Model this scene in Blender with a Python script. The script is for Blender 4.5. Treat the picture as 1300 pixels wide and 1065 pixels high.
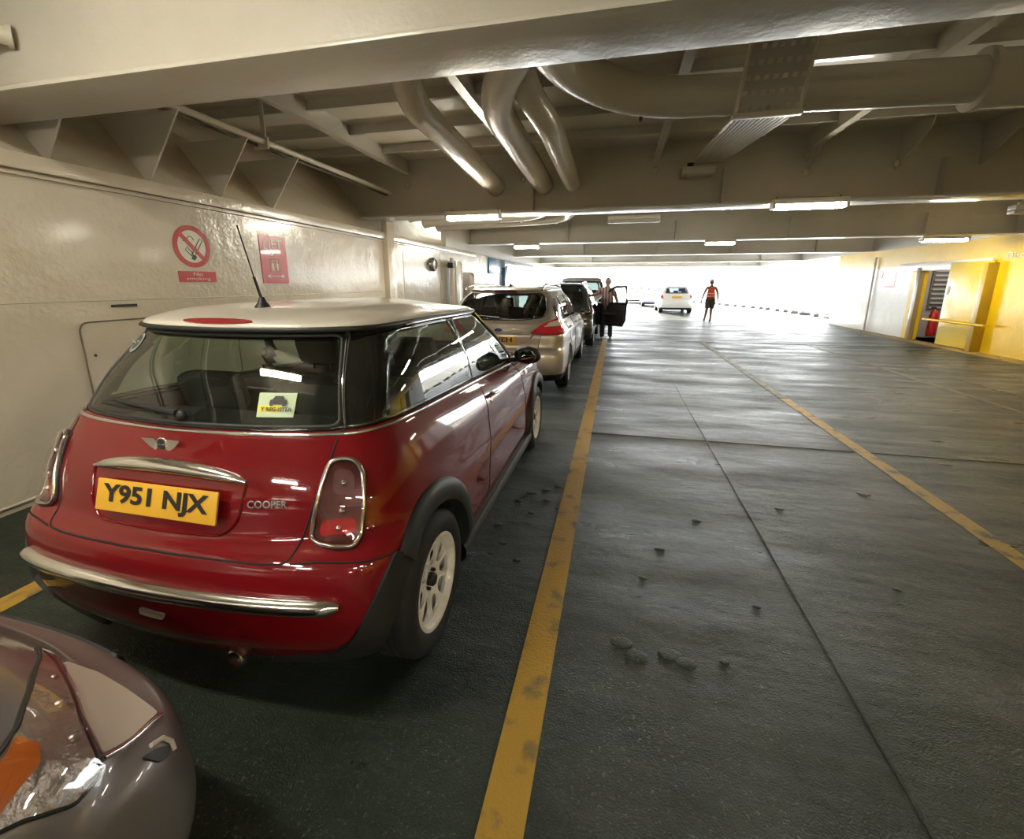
import bpy, bmesh, math, random
import numpy as np
from mathutils import Vector, Matrix
from mathutils.bvhtree import BVHTree
PI = math.pi
random.seed(7)
S = bpy.context.scene
COL = S.collection
for o in list(bpy.data.objects): bpy.data.objects.remove(o)

# ------------------------------------------------------------------ camera, world, sun, exposure
cam = bpy.data.cameras.new('camera'); co = bpy.data.objects.new('camera', cam); COL.objects.link(co)
S.camera = co
PITCH = math.atan(127/560.0); YAW = math.atan(133/math.hypot(560, 127))
co.location = (0, 0, 1.55); co.rotation_euler = (PI/2-PITCH, 0, YAW)
cam.sensor_fit = 'HORIZONTAL'; cam.sensor_width = 36; cam.lens = 560/1300*36
cam.shift_y = -45/1300; cam.clip_start = 0.05; cam.clip_end = 500
S.view_settings.view_transform = 'Standard'; S.view_settings.look = 'None'
S.view_settings.gamma = 1; S.view_settings.use_curve_mapping = False
S.view_settings.exposure = 0.66
W = bpy.data.worlds.new('sky'); S.world = W; W.use_nodes = True
bg = W.node_tree.nodes['Background']; bg.inputs[0].default_value = (0.93, 0.97, 1.0, 1); bg.inputs[1].default_value = 7.5
sun = bpy.data.lights.new('sun', 'SUN'); sun.energy = 22; sun.angle = 0.02; sun.color = (1, .96, .88)
so = bpy.data.objects.new('sun', sun); COL.objects.link(so)
so.rotation_euler = Vector((0.30, -1.0, -0.27)).to_track_quat('-Z', 'Y').to_euler(); so.location = (-10, 40, 15)
TUBE = 112.0      # strength of the lit fluorescent tubes

# ------------------------------------------------------------------ materials
MATS = {}
def mat(name, col, rough=.5, metal=0, coat=0, spec=.5, emit=None, es=0, noise=None, bump=None, ior=None):
    if name in MATS: return MATS[name]
    m = bpy.data.materials.new(name); m.use_nodes = True; nt = m.node_tree; b = nt.nodes['Principled BSDF']
    b.inputs['Base Color'].default_value = (*col, 1); b.inputs['Roughness'].default_value = rough
    b.inputs['Metallic'].default_value = metal; b.inputs['Coat Weight'].default_value = coat
    b.inputs['Coat Roughness'].default_value = .04; b.inputs['Specular IOR Level'].default_value = spec
    if emit: b.inputs['Emission Color'].default_value = (*emit, 1); b.inputs['Emission Strength'].default_value = es
    tc = nt.nodes.new('ShaderNodeTexCoord')
    if noise:      # (scale, colour2, lo, hi)
        n = nt.nodes.new('ShaderNodeTexNoise'); n.inputs['Scale'].default_value = noise[0]; n.inputs['Detail'].default_value = 6
        nt.links.new(tc.outputs['Object'], n.inputs['Vector'])
        r = nt.nodes.new('ShaderNodeValToRGB'); r.color_ramp.elements[0].position = noise[2]; r.color_ramp.elements[1].position = noise[3]
        r.color_ramp.elements[0].color = (*col, 1); r.color_ramp.elements[1].color = (*noise[1], 1)
        nt.links.new(n.outputs['Fac'], r.inputs[0]); nt.links.new(r.outputs[0], b.inputs['Base Color'])
    if bump:       # (scale, strength)
        n = nt.nodes.new('ShaderNodeTexNoise'); n.inputs['Scale'].default_value = bump[0]; n.inputs['Detail'].default_value = 4
        nt.links.new(tc.outputs['Object'], n.inputs['Vector'])
        bm_ = nt.nodes.new('ShaderNodeBump'); bm_.inputs['Strength'].default_value = bump[1]; bm_.inputs['Distance'].default_value = .02
        nt.links.new(n.outputs['Fac'], bm_.inputs['Height']); nt.links.new(bm_.outputs[0], b.inputs['Normal'])
    MATS[name] = m; return m
def glass(name, tint, rough=0.0, refl=1.0):
    m = bpy.data.materials.new(name); m.use_nodes = True; nt = m.node_tree; nt.nodes.clear()
    out = nt.nodes.new('ShaderNodeOutputMaterial'); mx = nt.nodes.new('ShaderNodeMixShader')
    t = nt.nodes.new('ShaderNodeBsdfTransparent'); t.inputs[0].default_value = (*tint, 1)
    g = nt.nodes.new('ShaderNodeBsdfGlossy'); g.inputs['Roughness'].default_value = rough; g.inputs[0].default_value = (refl, refl, refl, 1)
    lw = nt.nodes.new('ShaderNodeLayerWeight'); lw.inputs[0].default_value = .5
    pw = nt.nodes.new('ShaderNodeMath'); pw.operation = 'POWER'; pw.inputs[1].default_value = 4.2; nt.links.new(lw.outputs['Facing'], pw.inputs[0])
    fr = nt.nodes.new('ShaderNodeMath'); fr.operation = 'MULTIPLY_ADD'; fr.inputs[1].default_value = .92; fr.inputs[2].default_value = .07; nt.links.new(pw.outputs[0], fr.inputs[0])
    nt.links.new(fr.outputs[0], mx.inputs[0]); nt.links.new(t.outputs[0], mx.inputs[1]); nt.links.new(g.outputs[0], mx.inputs[2])
    nt.links.new(mx.outputs[0], out.inputs[0]); MATS[name] = m; return m

RED = mat('red_paint', (.155, .003, .006), .5, 0, 1.0, spec=.06)
WHITE_ROOF = mat('cream_roof_paint', (.66, .62, .54), .3, 0, .8)
BLACKGLOSS = mat('black_gloss', (.008, .009, .008), .12, 0, .6)
BLACKPL = mat('black_plastic', (.016, .018, .018), .5, bump=(220, .08))
DARK = mat('dark_underside', (.006, .006, .006), .9)
RUBBER = mat('tyre_rubber', (.011, .011, .011), .75, bump=(60, .15))
CHROME = mat('chrome', (.80, .80, .78), .13, 1)
DULLCHROME = mat('satin_metal', (.45, .44, .42), .35, 1)
WHEELWHITE = mat('white_wheel_paint', (.74, .70, .64), .35, 0, .3, noise=(14, (.50, .46, .40), .5, .8))
ALLOY = mat('silver_alloy', (.55, .55, .55), .3, .9)
PLATEY = mat('plate_yellow', (.72, .40, .03), .4)
PLATEW = mat('plate_white', (.75, .75, .72), .4)
INK = mat('black_ink', (.01, .01, .012), .5)
GLASS_D = glass('dark_tinted_glass', (.55, .62, .56))
GLASS_S = glass('tinted_side_glass', (.60, .70, .63))
GLASS_P = glass('privacy_glass', (.10, .11, .11))
LENS = glass('clear_lens', (.85, .8, .8), .02)
REDLENS = mat('red_lamp', (.45, .008, .012), .12, 0, 1, emit=(.9, .02, .03), es=.04)
SEAT = mat('dark_seat_fabric', (.03, .032, .034), .85, bump=(200, .1))
SEATG = mat('grey_seat_fabric', (.07, .075, .08), .85)

def wall_mat(name, c1, c2, rough=.3, bs=2.2, bst=.35, rust=True, scale=1.3):
    m = bpy.data.materials.new(name); m.use_nodes = True; nt = m.node_tree; b = nt.nodes['Principled BSDF']
    L = nt.links.new
    tc = nt.nodes.new('ShaderNodeTexCoord')
    n = nt.nodes.new('ShaderNodeTexNoise'); n.inputs['Scale'].default_value = scale; n.inputs['Detail'].default_value = 8; n.inputs['Roughness'].default_value = .6
    L(tc.outputs['Object'], n.inputs['Vector'])
    r = nt.nodes.new('ShaderNodeValToRGB'); r.color_ramp.elements[0].position = .35; r.color_ramp.elements[1].position = .7
    r.color_ramp.elements[0].color = (*c1, 1); r.color_ramp.elements[1].color = (*c2, 1)
    L(n.outputs['Fac'], r.inputs[0])
    last = r.outputs[0]
    if rust:
        n2 = nt.nodes.new('ShaderNodeTexNoise'); n2.inputs['Scale'].default_value = 9; n2.inputs['Detail'].default_value = 10; n2.inputs['Roughness'].default_value = .75
        L(tc.outputs['Object'], n2.inputs['Vector'])
        r2 = nt.nodes.new('ShaderNodeValToRGB'); r2.color_ramp.elements[0].position = .70; r2.color_ramp.elements[1].position = .80
        r2.color_ramp.elements[0].color = (0, 0, 0, 1); r2.color_ramp.elements[1].color = (1, 1, 1, 1)
        L(n2.outputs['Fac'], r2.inputs[0])
        mx = nt.nodes.new('ShaderNodeMixRGB'); mx.inputs[2].default_value = (.22, .15, .08, 1)
        L(r2.outputs[0], mx.inputs[0]); L(last, mx.inputs[1]); last = mx.outputs[0]
    L(last, b.inputs['Base Color']); b.inputs['Roughness'].default_value = rough; b.inputs['Coat Weight'].default_value = .25
    b.inputs['Coat Roughness'].default_value = .12
    n3 = nt.nodes.new('ShaderNodeTexNoise'); n3.inputs['Scale'].default_value = bs; n3.inputs['Detail'].default_value = 3
    n4 = nt.nodes.new('ShaderNodeTexNoise'); n4.inputs['Scale'].default_value = bs*9; n4.inputs['Detail'].default_value = 3
    L(tc.outputs['Object'], n3.inputs['Vector']); L(tc.outputs['Object'], n4.inputs['Vector'])
    ad = nt.nodes.new('ShaderNodeMath'); ad.operation = 'MULTIPLY_ADD'; ad.inputs[1].default_value = .22
    L(n4.outputs['Fac'], ad.inputs[0]); L(n3.outputs['Fac'], ad.inputs[2])
    bp = nt.nodes.new('ShaderNodeBump'); bp.inputs['Strength'].default_value = bst; bp.inputs['Distance'].default_value = .05
    L(ad.outputs[0], bp.inputs['Height']); L(bp.outputs[0], b.inputs['Normal'])
    MATS[name] = m; return m
WALLW = wall_mat('glossy_cream_wall_paint', (.58, .52, .41), (.64, .58, .47), .22, 3.0, .38)
WALLY = wall_mat('yellow_wall_paint', (.82, .52, .004), (.88, .58, .008), .36, 3.0, .25)
WALLWH = wall_mat('white_wall_paint', (.84, .84, .78), (.88, .86, .78), .3, 3.0, .25)
CEILM = wall_mat('ceiling_paint', (.66, .61, .50), (.71, .66, .55), .45, 2.5, .2)
BEAMM = wall_mat('beam_paint', (.60, .565, .49), (.66, .625, .55), .30, 4, .15)
PIPEM = wall_mat('pipe_paint', (.66, .61, .50), (.72, .67, .56), .26, 5, .15)

def floor_mat():
    m = bpy.data.materials.new('green_deck_paint'); m.use_nodes = True; nt = m.node_tree; b = nt.nodes['Principled BSDF']; L = nt.links.new
    tc = nt.nodes.new('ShaderNodeTexCoord')
    def noise(s, d=6, r=.6, vec=None):
        n = nt.nodes.new('ShaderNodeTexNoise'); n.inputs['Scale'].default_value = s; n.inputs['Detail'].default_value = d; n.inputs['Roughness'].default_value = r
        L(vec or tc.outputs['Object'], n.inputs['Vector']); return n.outputs['Fac']
    def ramp(f, a, b_, ca, cb):
        r = nt.nodes.new('ShaderNodeValToRGB'); r.color_ramp.elements[0].position = a; r.color_ramp.elements[1].position = b_
        r.color_ramp.elements[0].color = (*ca, 1); r.color_ramp.elements[1].color = (*cb, 1); L(f, r.inputs[0]); return r.outputs[0]
    mp = nt.nodes.new('ShaderNodeMapping'); mp.inputs['Scale'].default_value = (.45, 1.5, 1); mp.inputs['Rotation'].default_value = (0, 0, .06)
    L(tc.outputs['Object'], mp.inputs['Vector'])
    big = noise(.55, 7, .62, mp.outputs[0])
    c = ramp(big, .36, .66, (.005, .017, .007), (.024, .034, .022))
    # worn, greyer deck right of the parked cars, with sheen put into its colour
    sx = nt.nodes.new('ShaderNodeSeparateXYZ'); L(tc.outputs['Object'], sx.inputs[0])
    rw = nt.nodes.new('ShaderNodeMapRange'); rw.inputs[1].default_value = -.5; rw.inputs[2].default_value = .6; L(sx.outputs[0], rw.inputs[0])
    c2 = ramp(noise(2.3, 8, .7), .3, .75, (.009, .019, .010), (.056, .060, .050))
    mx = nt.nodes.new('ShaderNodeMixRGB'); mm = nt.nodes.new('ShaderNodeMath'); mm.operation = 'MULTIPLY'
    L(rw.outputs[0], mm.inputs[0]); L(ramp(big, .35, .6, (.15, .15, .15), (.9, .9, .9)), mm.inputs[1])
    L(mm.outputs[0], mx.inputs[0]); L(c, mx.inputs[1]); L(c2, mx.inputs[2])
    # pale flecks put deck glints into the colour; dark stains in the coating
    fl = nt.nodes.new('ShaderNodeMixRGB'); fl.inputs[2].default_value = (.20, .21, .18, 1)
    fm = nt.nodes.new('ShaderNodeMath'); fm.operation = 'MULTIPLY'
    L(ramp(noise(62, 2, .8), .60, .68, (0, 0, 0), (1, 1, 1)), fm.inputs[0]); L(ramp(noise(1.1, 5, .7), .40, .62, (.05, .05, .05), (.9, .9, .9)), fm.inputs[1])
    L(fm.outputs[0], fl.inputs[0]); L(mx.outputs[0], fl.inputs[1])
    st = nt.nodes.new('ShaderNodeMixRGB'); st.blend_type = 'MULTIPLY'; st.inputs[0].default_value = .8
    L(fl.outputs[0], st.inputs[1]); L(ramp(noise(3.2, 9, .75), .36, .60, (.35, .38, .34), (1.15, 1.15, 1.1)), st.inputs[2]); L(st.outputs[0], b.inputs['Base Color'])
    rr = ramp(noise(1.4, 6, .6, mp.outputs[0]), .35, .65, (.25, .25, .25), (.50, .50, .50)); L(rr, b.inputs['Roughness'])
    b.inputs['Specular IOR Level'].default_value = .42
    fine = noise(130, 3, .65); mid = noise(11, 4, .6); lump = noise(2.2, 4, .5, mp.outputs[0])
    a1 = nt.nodes.new('ShaderNodeMath'); a1.operation = 'MULTIPLY_ADD'; a1.inputs[1].default_value = .75; L(fine, a1.inputs[0])
    a2 = nt.nodes.new('ShaderNodeMath'); a2.operation = 'MULTIPLY_ADD'; a2.inputs[1].default_value = 1.0; L(mid, a2.inputs[0]); 
    a3 = nt.nodes.new('ShaderNodeMath'); a3.operation = 'MULTIPLY'; a3.inputs[1].default_value = 3.4; L(lump, a3.inputs[0])
    L(a3.outputs[0], a2.inputs[2]); L(a2.outputs[0], a1.inputs[2])
    bp = nt.nodes.new('ShaderNodeBump'); bp.inputs['Strength'].default_value = .85; bp.inputs['Distance'].default_value = .014
    L(a1.outputs[0], bp.inputs['Height']); L(bp.outputs[0], b.inputs['Normal'])
    return m
FLOORM = floor_mat()
def line_mat(name, col, worn=(.08, .08, .06), lo=.56, hi=.72):
    m = mat(name, col, .5, noise=(7, worn, lo, hi), bump=(90, .4)); return m
YLINE = line_mat('yellow_line_paint', (.42, .25, .03))
YLINE2 = line_mat('worn_yellow_line_paint', (.36, .23, .05), (.07, .075, .06), .50, .66)
YFAINT = line_mat('faded_line_paint', (.16, .14, .07), (.06, .065, .055), .42, .6)
PALELINE = line_mat('pale_line_paint', (.40, .40, .36), (.09, .1, .08), .4, .6)

# ------------------------------------------------------------------ generic builders
def link(name, me, m=None, parent=None, smooth=True):
    if m is not None: me.materials.append(m)
    if smooth is True:
        for p in me.polygons: p.use_smooth = True
    o = bpy.data.objects.new(name, me); COL.objects.link(o)
    if parent is not None: o.parent = parent
    return o
def from_bm(name, bm, m=None, parent=None, smooth=False, sharp=None):
    me = bpy.data.meshes.new(name)
    bmesh.ops.recalc_face_normals(bm, faces=bm.faces)
    bm.to_mesh(me); bm.free()
    o = link(name, me, m, parent, smooth)
    if smooth and sharp is not None: me.set_sharp_from_angle(angle=sharp)
    return o
def tag(o, label=None, cat=None, group=None, kind=None):
    if label: o['label'] = label
    if cat: o['category'] = cat
    if group: o['group'] = group
    if kind: o['kind'] = kind
    return o
def empty(name, loc, rz=0):
    o = bpy.data.objects.new(name, None); COL.objects.link(o); o.location = loc; o.rotation_euler = (0, 0, rz); o.empty_display_size = .1; return o
def add_box(bm, c, s, bev=0, M=None):
    r = bmesh.ops.create_cube(bm, size=1); vs = r['verts']
    for v in vs: v.co = Vector((v.co.x*s[0], v.co.y*s[1], v.co.z*s[2]))
    if bev:
        es = list({e for v in vs for e in v.link_edges}); q = bmesh.ops.bevel(bm, geom=es, offset=bev, segments=2, affect='EDGES', profile=.6)
        vs = list({v for f in q['faces'] for v in f.verts} | {v for v in vs if v.is_valid})
        # collect the whole shell
        todo = set(vs); seen = set(vs)
        while todo:
            v = todo.pop()
            for e in v.link_edges:
                w = e.other_vert(v)
                if w not in seen: seen.add(w); todo.add(w)
        vs = list(seen)
    for v in vs:
        if M is not None: v.co = M @ v.co
        v.co += Vector(c)
def box(name, c, s, m, parent=None, bev=0, kind=None, M=None):
    bm = bmesh.new(); add_box(bm, c, s, bev, M); o = from_bm(name, bm, m, parent, smooth=bool(bev), sharp=.6)
    if kind: o['kind'] = kind
    return o
def quad(bm, pts):
    bm.faces.new([bm.verts.new(p) for p in pts])
def prism(bm, poly, ext):      # poly: 3D points, ext: vector
    a = [bm.verts.new(p) for p in poly]; b = [bm.verts.new(Vector(p)+Vector(ext)) for p in poly]
    n = len(a); bm.faces.new(a); bm.faces.new(b[::-1])
    for i in range(n): bm.faces.new([a[i], b[i], b[(i+1) % n], a[(i+1) % n]])
def fillet(pts, r, n=8):
    pts = [Vector(p) for p in pts]; out = [pts[0]]
    for i in range(1, len(pts)-1):
        a, b, c = pts[i-1], pts[i], pts[i+1]
        d1 = (a-b); d2 = (c-b); rr = min(r, d1.length*.49, d2.length*.49)
        p, q = b+d1.normalized()*rr, b+d2.normalized()*rr
        for k in range(n+1):
            t = k/n; out.append(p*(1-t)**2+b*2*t*(1-t)+q*t*t)
    out.append(pts[-1]); return out
def add_tube(bm, pts, r, seg=12, cap=True, closed=False, sx=1.0, up=None):
    pts = [Vector(p) for p in pts]; n = len(pts); rings = []
    T = []
    for i in range(n):
        if closed: d = pts[(i+1) % n]-pts[i-1]
        else: d = pts[min(i+1, n-1)]-pts[max(i-1, 0)]
        T.append(d.normalized())
    u = Vector(up) if up is not None else (Vector((0, 0, 1)) if abs(T[0].z) < .9 else Vector((1, 0, 0)))
    N = (u-T[0]*u.dot(T[0])).normalized()
    for i in range(n):
        N = (N-T[i]*N.dot(T[i])).normalized(); B = T[i].cross(N)
        rr = r[i] if hasattr(r, '__len__') else r
        rings.append([bm.verts.new(pts[i]+(N*math.cos(2*PI*k/seg)*sx+B*math.sin(2*PI*k/seg))*rr) for k in range(seg)])
    for i in range(n if closed else n-1):
        a, b = rings[i], rings[(i+1) % n]
        for k in range(seg): bm.faces.new([a[k], a[(k+1) % seg], b[(k+1) % seg], b[k]])
    if cap and not closed: bm.faces.new(rings[0][::-1]); bm.faces.new(rings[-1])
def tube(name, pts, r, m, parent=None, seg=12, bend=0, closed=False, sx=1.0, up=None):
    bm = bmesh.new()
    if bend: pts = fillet(pts, bend)
    add_tube(bm, pts, r, seg, True, closed, sx, up)
    return from_bm(name, bm, m, parent, smooth=True, sharp=.9)
def lathe(bm, prof, M, seg=40, closed=False):   # prof: (radius, axial) about local x axis, M maps (x,y,z)
    rings = []
    for (r, a) in prof:
        rings.append([bm.verts.new(M @ Vector((a, r*math.cos(2*PI*k/seg), r*math.sin(2*PI*k/seg)))) for k in range(seg)])
    n = len(rings)
    for i in range(n if closed else n-1):
        a, b = rings[i], rings[(i+1) % n]
        for k in range(seg): bm.faces.new([a[k], a[(k+1) % seg], b[(k+1) % seg], b[k]])
    return rings
def ellipsoid(bm, c, s, seg=16, M=None):
    r = bmesh.ops.create_uvsphere(bm, u_segments=seg, v_segments=max(8, seg//2), radius=1)
    for v in r['verts']:
        p = Vector((v.co.x*s[0], v.co.y*s[1], v.co.z*s[2]))
        if M is not None: p = M @ p
        v.co = p+Vector(c)
def text_mesh(name, txt, w, h, origin, right, up, m, parent=None, depth=.002, fit=True, bold=0.0):
    cu = bpy.data.curves.new('t', 'FONT'); cu.body = txt; cu.extrude = .0001; cu.offset = bold; cu.align_x = 'LEFT'; cu.resolution_u = 3
    tmp = bpy.data.objects.new('t', cu); COL.objects.link(tmp)
    dg = bpy.context.evaluated_depsgraph_get(); me = bpy.data.meshes.new_from_object(tmp.evaluated_get(dg))
    bpy.data.objects.remove(tmp); bpy.data.curves.remove(cu)
    xs = [v.co.x for v in me.vertices]; ys = [v.co.y for v in me.vertices]
    x0, x1, y0, y1 = min(xs), max(xs), min(ys), max(ys)
    r = Vector(right).normalized(); u = Vector(up).normalized(); n = r.cross(u); o = Vector(origin)
    sy = h/(y1-y0); sx = w/(x1-x0) if fit else sy
    for v in me.vertices:
        v.co = o+r*((v.co.x-x0)*sx)+u*((v.co.y-y0)*sy)+n*(depth if v.co.z > 0 else 0)
    return link(name, me, m, parent, False)

# ------------------------------------------------------------------ car shell
def crom(P, s, sharp_ends=False):
    P = np.asarray(P, float); n = len(P); out = []
    a = 2*P[0]-P[1]; b = 2*P[-1]-P[-2]
    if n == 2: a = P[0]; b = P[1]
    Q = np.concatenate([[a], P, [b]])
    for i in range(1, n):
        p0, p1, p2, p3 = Q[i-1], Q[i], Q[i+1], Q[i+2]
        for k in range(s):
            t = k/s
            if n == 2: out.append(p1*(1-t)+p2*t); continue
            out.append(.5*((2*p1)+(-p0+p2)*t+(2*p0-5*p1+4*p2-p3)*t*t+(-p0+3*p1-3*p2+p3)*t**3))
    out.append(P[-1]); return np.array(out)
def interp(pts, x):
    if not hasattr(pts, '__len__'): return pts
    return float(np.interp(x, [p[0] for p in pts], [p[1] for p in pts]))
def inside(poly, a, b):
    c = False; n = len(poly)
    for i in range(n):
        x0, y0 = poly[i]; x1, y1 = poly[(i+1) % n]
        if (y0 > b) != (y1 > b) and a < (x1-x0)*(b-y0)/(y1-y0)+x0: c = not c
    return c
def smooth_poly(poly, rad=.03, n=5):
    P = [Vector((p[0], p[1], 0)) for p in poly]; out = []; m = len(P)
    for i in range(m):
        a, b, c = P[i-1], P[i], P[(i+1) % m]
        d1, d2 = a-b, c-b; rr = min(rad, d1.length*.45, d2.length*.45)
        p, q = b+d1.normalized()*rr, b+d2.normalized()*rr
        for k in range(n+1):
            t = k/n; v = p*(1-t)**2+b*2*t*(1-t)+q*t*t; out.append((v.x, v.y))
    return out
class Car:
    def __init__(s, name, label, cat, loc, rz=0, group=None):
        s.root = empty(name, loc, rz); tag(s.root, label, cat, group)
    def shell(s, levels, sc=6, sr=6):
        rows = []
        for L in levels:
            hw, yr, yf = L['hw'], L['yr'], L['yf']; rb, fb = L.get('rb', 1.), L.get('fb', 1.)
            y1, y2 = yr+.45*rb, yf-.5*fb
            P = [(0, yr), (.45*hw, yr+.03*rb), (.78*hw, yr+.10*rb), (.945*hw, yr+.21*rb), (.997*hw, y1)]
            for t in (.2, .4, .6, .8): P.append((hw, y1+(y2-y1)*t))
            P += [(.997*hw, y2), (.94*hw, yf-.24*fb), (.76*hw, yf-.10*fb), (.42*hw, yf-.025*fb), (0, yf)]
            tp = L.get('tp')
            Q = []
            for (x, y) in P:
                z = interp(L['z'], y)+L.get('cr', 0)*(1-(x/max(hw, .01))**2)
                Q.append((x*(interp(tp, y) if tp else 1), y, z))
            # columns: symmetric ends
            Q = np.array(Q); E0 = Q[1]*[-1, 1, 1]; E1 = Q[-2]*[-1, 1, 1]
            C = crom(np.concatenate([[E0], Q, [E1]]), sc)[sc:-sc]
            C[0, 0] = 0; C[-1, 0] = 0
            rows.append(C)
        R = np.array(rows)             # L x N x 3
        sharp = [0]+[i for i, L in enumerate(levels) if L.get('sharp') and 0 < i < len(levels)-1]+[len(levels)-1]
        G = []; lev = []
        for a, b in zip(sharp[:-1], sharp[1:]):
            seg = crom(R[a:b+1], sr)
            if a != 0: seg = seg[1:]; lev += [a+(k+1)/sr for k in range(len(seg))]
            else: lev += [a+k/sr for k in range(len(seg))]
            G.append(seg)
        G = np.concatenate(G); M, N = G.shape[:2]
        s.lev = lev; s.G = G
        # full ring: right half then mirrored
        full = np.concatenate([G, (G*[-1, 1, 1])[:, -2:0:-1]], axis=1); K = full.shape[1]
        s.V = [Vector(p) for r in full for p in r]; s.K = K; s.M = M
        F = []; s.fl = []
        for i in range(M-1):
            for j in range(K):
                F.append((i*K+j, i*K+(j+1) % K, (i+1)*K+(j+1) % K, (i+1)*K+j)); s.fl.append((lev[i]+lev[i+1])/2)
        s.F = F; s.bvh = BVHTree.FromPolygons(s.V, F)
        return s
    def frame(s, th):
        t = math.radians(th); return Vector((-math.sin(t), math.cos(t), 0)), Vector((math.cos(t), math.sin(t), 0))
    def hit(s, a, b, th):
        if th == 'top': o, d = Vector((a, b, 5)), Vector((0, 0, -1))
        else:
            d, ax = s.frame(th); o = ax*a+Vector((0, 0, b))-d*6
        r = s.bvh.ray_cast(o, d)
        if r[0] is None:
            r = s.bvh.find_nearest(o+d*5.2 if th != 'top' else Vector((a, b, 1)))
        n = r[1]
        if n.dot(d) > 0: n = -n
        return r[0].copy(), n.copy(), d
    def panels(s, spec, wheels=(), wr=.36, holes=(), solid=.012, inner=None):
        # spec: [(name, lo, hi, mat)]; holes: [(poly, theta)]
        for (nm, lo, hi, m) in spec:
            V = [v.copy() for v in s.V]; keep = []
            for f, l in zip(s.F, s.fl):
                if not (lo <= l < hi): continue
                c = (V[f[0]]+V[f[1]]+V[f[2]]+V[f[3]])/4
                nn = (V[f[2]]-V[f[0]]).cross(V[f[3]]-V[f[1]])
                if nn.dot(Vector((c.x, c.y-1.3, 0))) < 0: nn = -nn
                bad = False
                for (poly, th, mir) in holes:
                    for sg in ((1, -1) if mir else (1,)):
                        d, ax = s.frame(th)
                        cc = Vector((c.x*sg, c.y, c.z)); n2 = Vector((nn.x*sg, nn.y, nn.z))
                        if n2.dot(d) < 0 and inside(poly, cc.dot(ax), cc.z) and all(inside(poly, Vector((V[k].x*sg, V[k].y, 0)).dot(ax), V[k].z) for k in f): bad = True
                if bad: continue
                for (wy, wz) in wheels:
                    if all(math.hypot(V[k].y-wy, V[k].z-wz) < wr and V[k].z < wz+wr for k in f) and abs(c.x) > .45: bad = True
                if bad: continue
                keep.append(f)
            used = sorted({k for f in keep for k in f}); ix = {k: i for i, k in enumerate(used)}
            for k in used:
                for (wy, wz) in wheels:
                    v = V[k]; dd = math.hypot(v.y-wy, v.z-wz)
                    if dd < wr and abs(v.x) > .45: q = wr/max(dd, .01); v.y = wy+(v.y-wy)*q; v.z = wz+(v.z-wz)*q
            bm = bmesh.new(); vs = [bm.verts.new(V[k]) for k in used]
            for f in keep:
                try: bm.faces.new([vs[ix[k]] for k in f])
                except ValueError: pass
            bmesh.ops.remove_doubles(bm, verts=bm.verts, dist=.0008)
            o = from_bm(nm, bm, m, s.root, smooth=True, sharp=.75)
            # make sure the shell faces outward
            if solid:
                if inner: o.data.materials.append(inner)
                md = o.modifiers.new('s', 'SOLIDIFY'); md.thickness = solid; md.offset = -1; md.use_rim = True
                if inner: md.material_offset = 1
    def _dense(s, poly, th, step=.05):
        bm = bmesh.new(); f = bm.faces.new([bm.verts.new((p[0], p[1], 0)) for p in poly])
        xs = [p[0] for p in poly]; ys = [p[1] for p in poly]
        for lo, hi, nrm in ((min(xs), max(xs), (1, 0, 0)), (min(ys), max(ys), (0, 1, 0))):
            k = math.floor(lo/step)+1
            while k*step < hi:
                bmesh.ops.bisect_plane(bm, geom=bm.verts[:]+bm.edges[:]+bm.faces[:], dist=1e-5, plane_co=Vector(nrm)*k*step, plane_no=nrm); k += 1
        return bm
    def patch(s, name, poly, th, m, off=.004, thick=.012, mirror=False, parent=None, rad=.03, step=.05, flip=False, bulge=0, solid=True):
        if rad: poly = smooth_poly(poly, rad)
        bm = s._dense(poly, th, step)
        edge = {v for e in bm.edges if e.is_boundary for v in e.verts}
        cx = sum(p[0] for p in poly)/len(poly); cy = sum(p[1] for p in poly)/len(poly)
        sz = max(math.hypot(p[0]-cx, p[1]-cy) for p in poly)
        info = {}
        for v in bm.verts:
            h, n, d = s.hit(v.co.x, v.co.y, th); k = off
            if bulge: k += bulge*max(0, 1-(math.hypot(v.co.x-cx, v.co.y-cy)/sz)**2)
            info[v] = (h+n*k, n)
        for v, (p, n) in info.items(): v.co = p
        if solid:
            low = {}; BE = [e for e in bm.edges if e.is_boundary]
            for e in BE:
                for v in e.verts:
                    if v not in low: low[v] = bm.verts.new(v.co-info[v][1]*(thick+off))
            for e in BE:
                p, q = e.verts
                try: bm.faces.new([p, q, low[q], low[p]])
                except ValueError: pass
        if flip:
            for v in bm.verts: v.co.x *= -1
        return from_bm(name, bm, m, parent or s.root, smooth=True, sharp=.7)
    def pair(s, name, poly, th, m, **k):
        a = s.patch(name, poly, th, m, **k); b = s.patch(name, poly, th, m, flip=True, **k); return a, b
    def path(s, line, th, off=0, step=.03):
        out = []
        P = [Vector((p[0], p[1], 0)) for p in line]
        for a, b in zip(P[:-1], P[1:]):
            n = max(1, int((b-a).length/step))
            for k in range(n):
                q = a.lerp(b, k/n); h, nn, d = s.hit(q.x, q.y, th); out.append(h+nn*off)
        h, nn, d = s.hit(P[-1].x, P[-1].y, th); out.append(h+nn*off)
        return out
    def strip(s, name, line, th, r, m, off=0, mirror=True, parent=None, sx=1., closed=False, up=None, flip=False):
        o = []
        for sg in ((1, -1) if mirror else ((-1,) if flip else (1,))):
            pts = s.path(line, th, off)
            if sg < 0: pts = [Vector((-p.x, p.y, p.z)) for p in pts]
            o.append(tube(name, pts, r, m, parent or s.root, 8, closed=closed, sx=sx, up=up))
        return o
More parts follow.
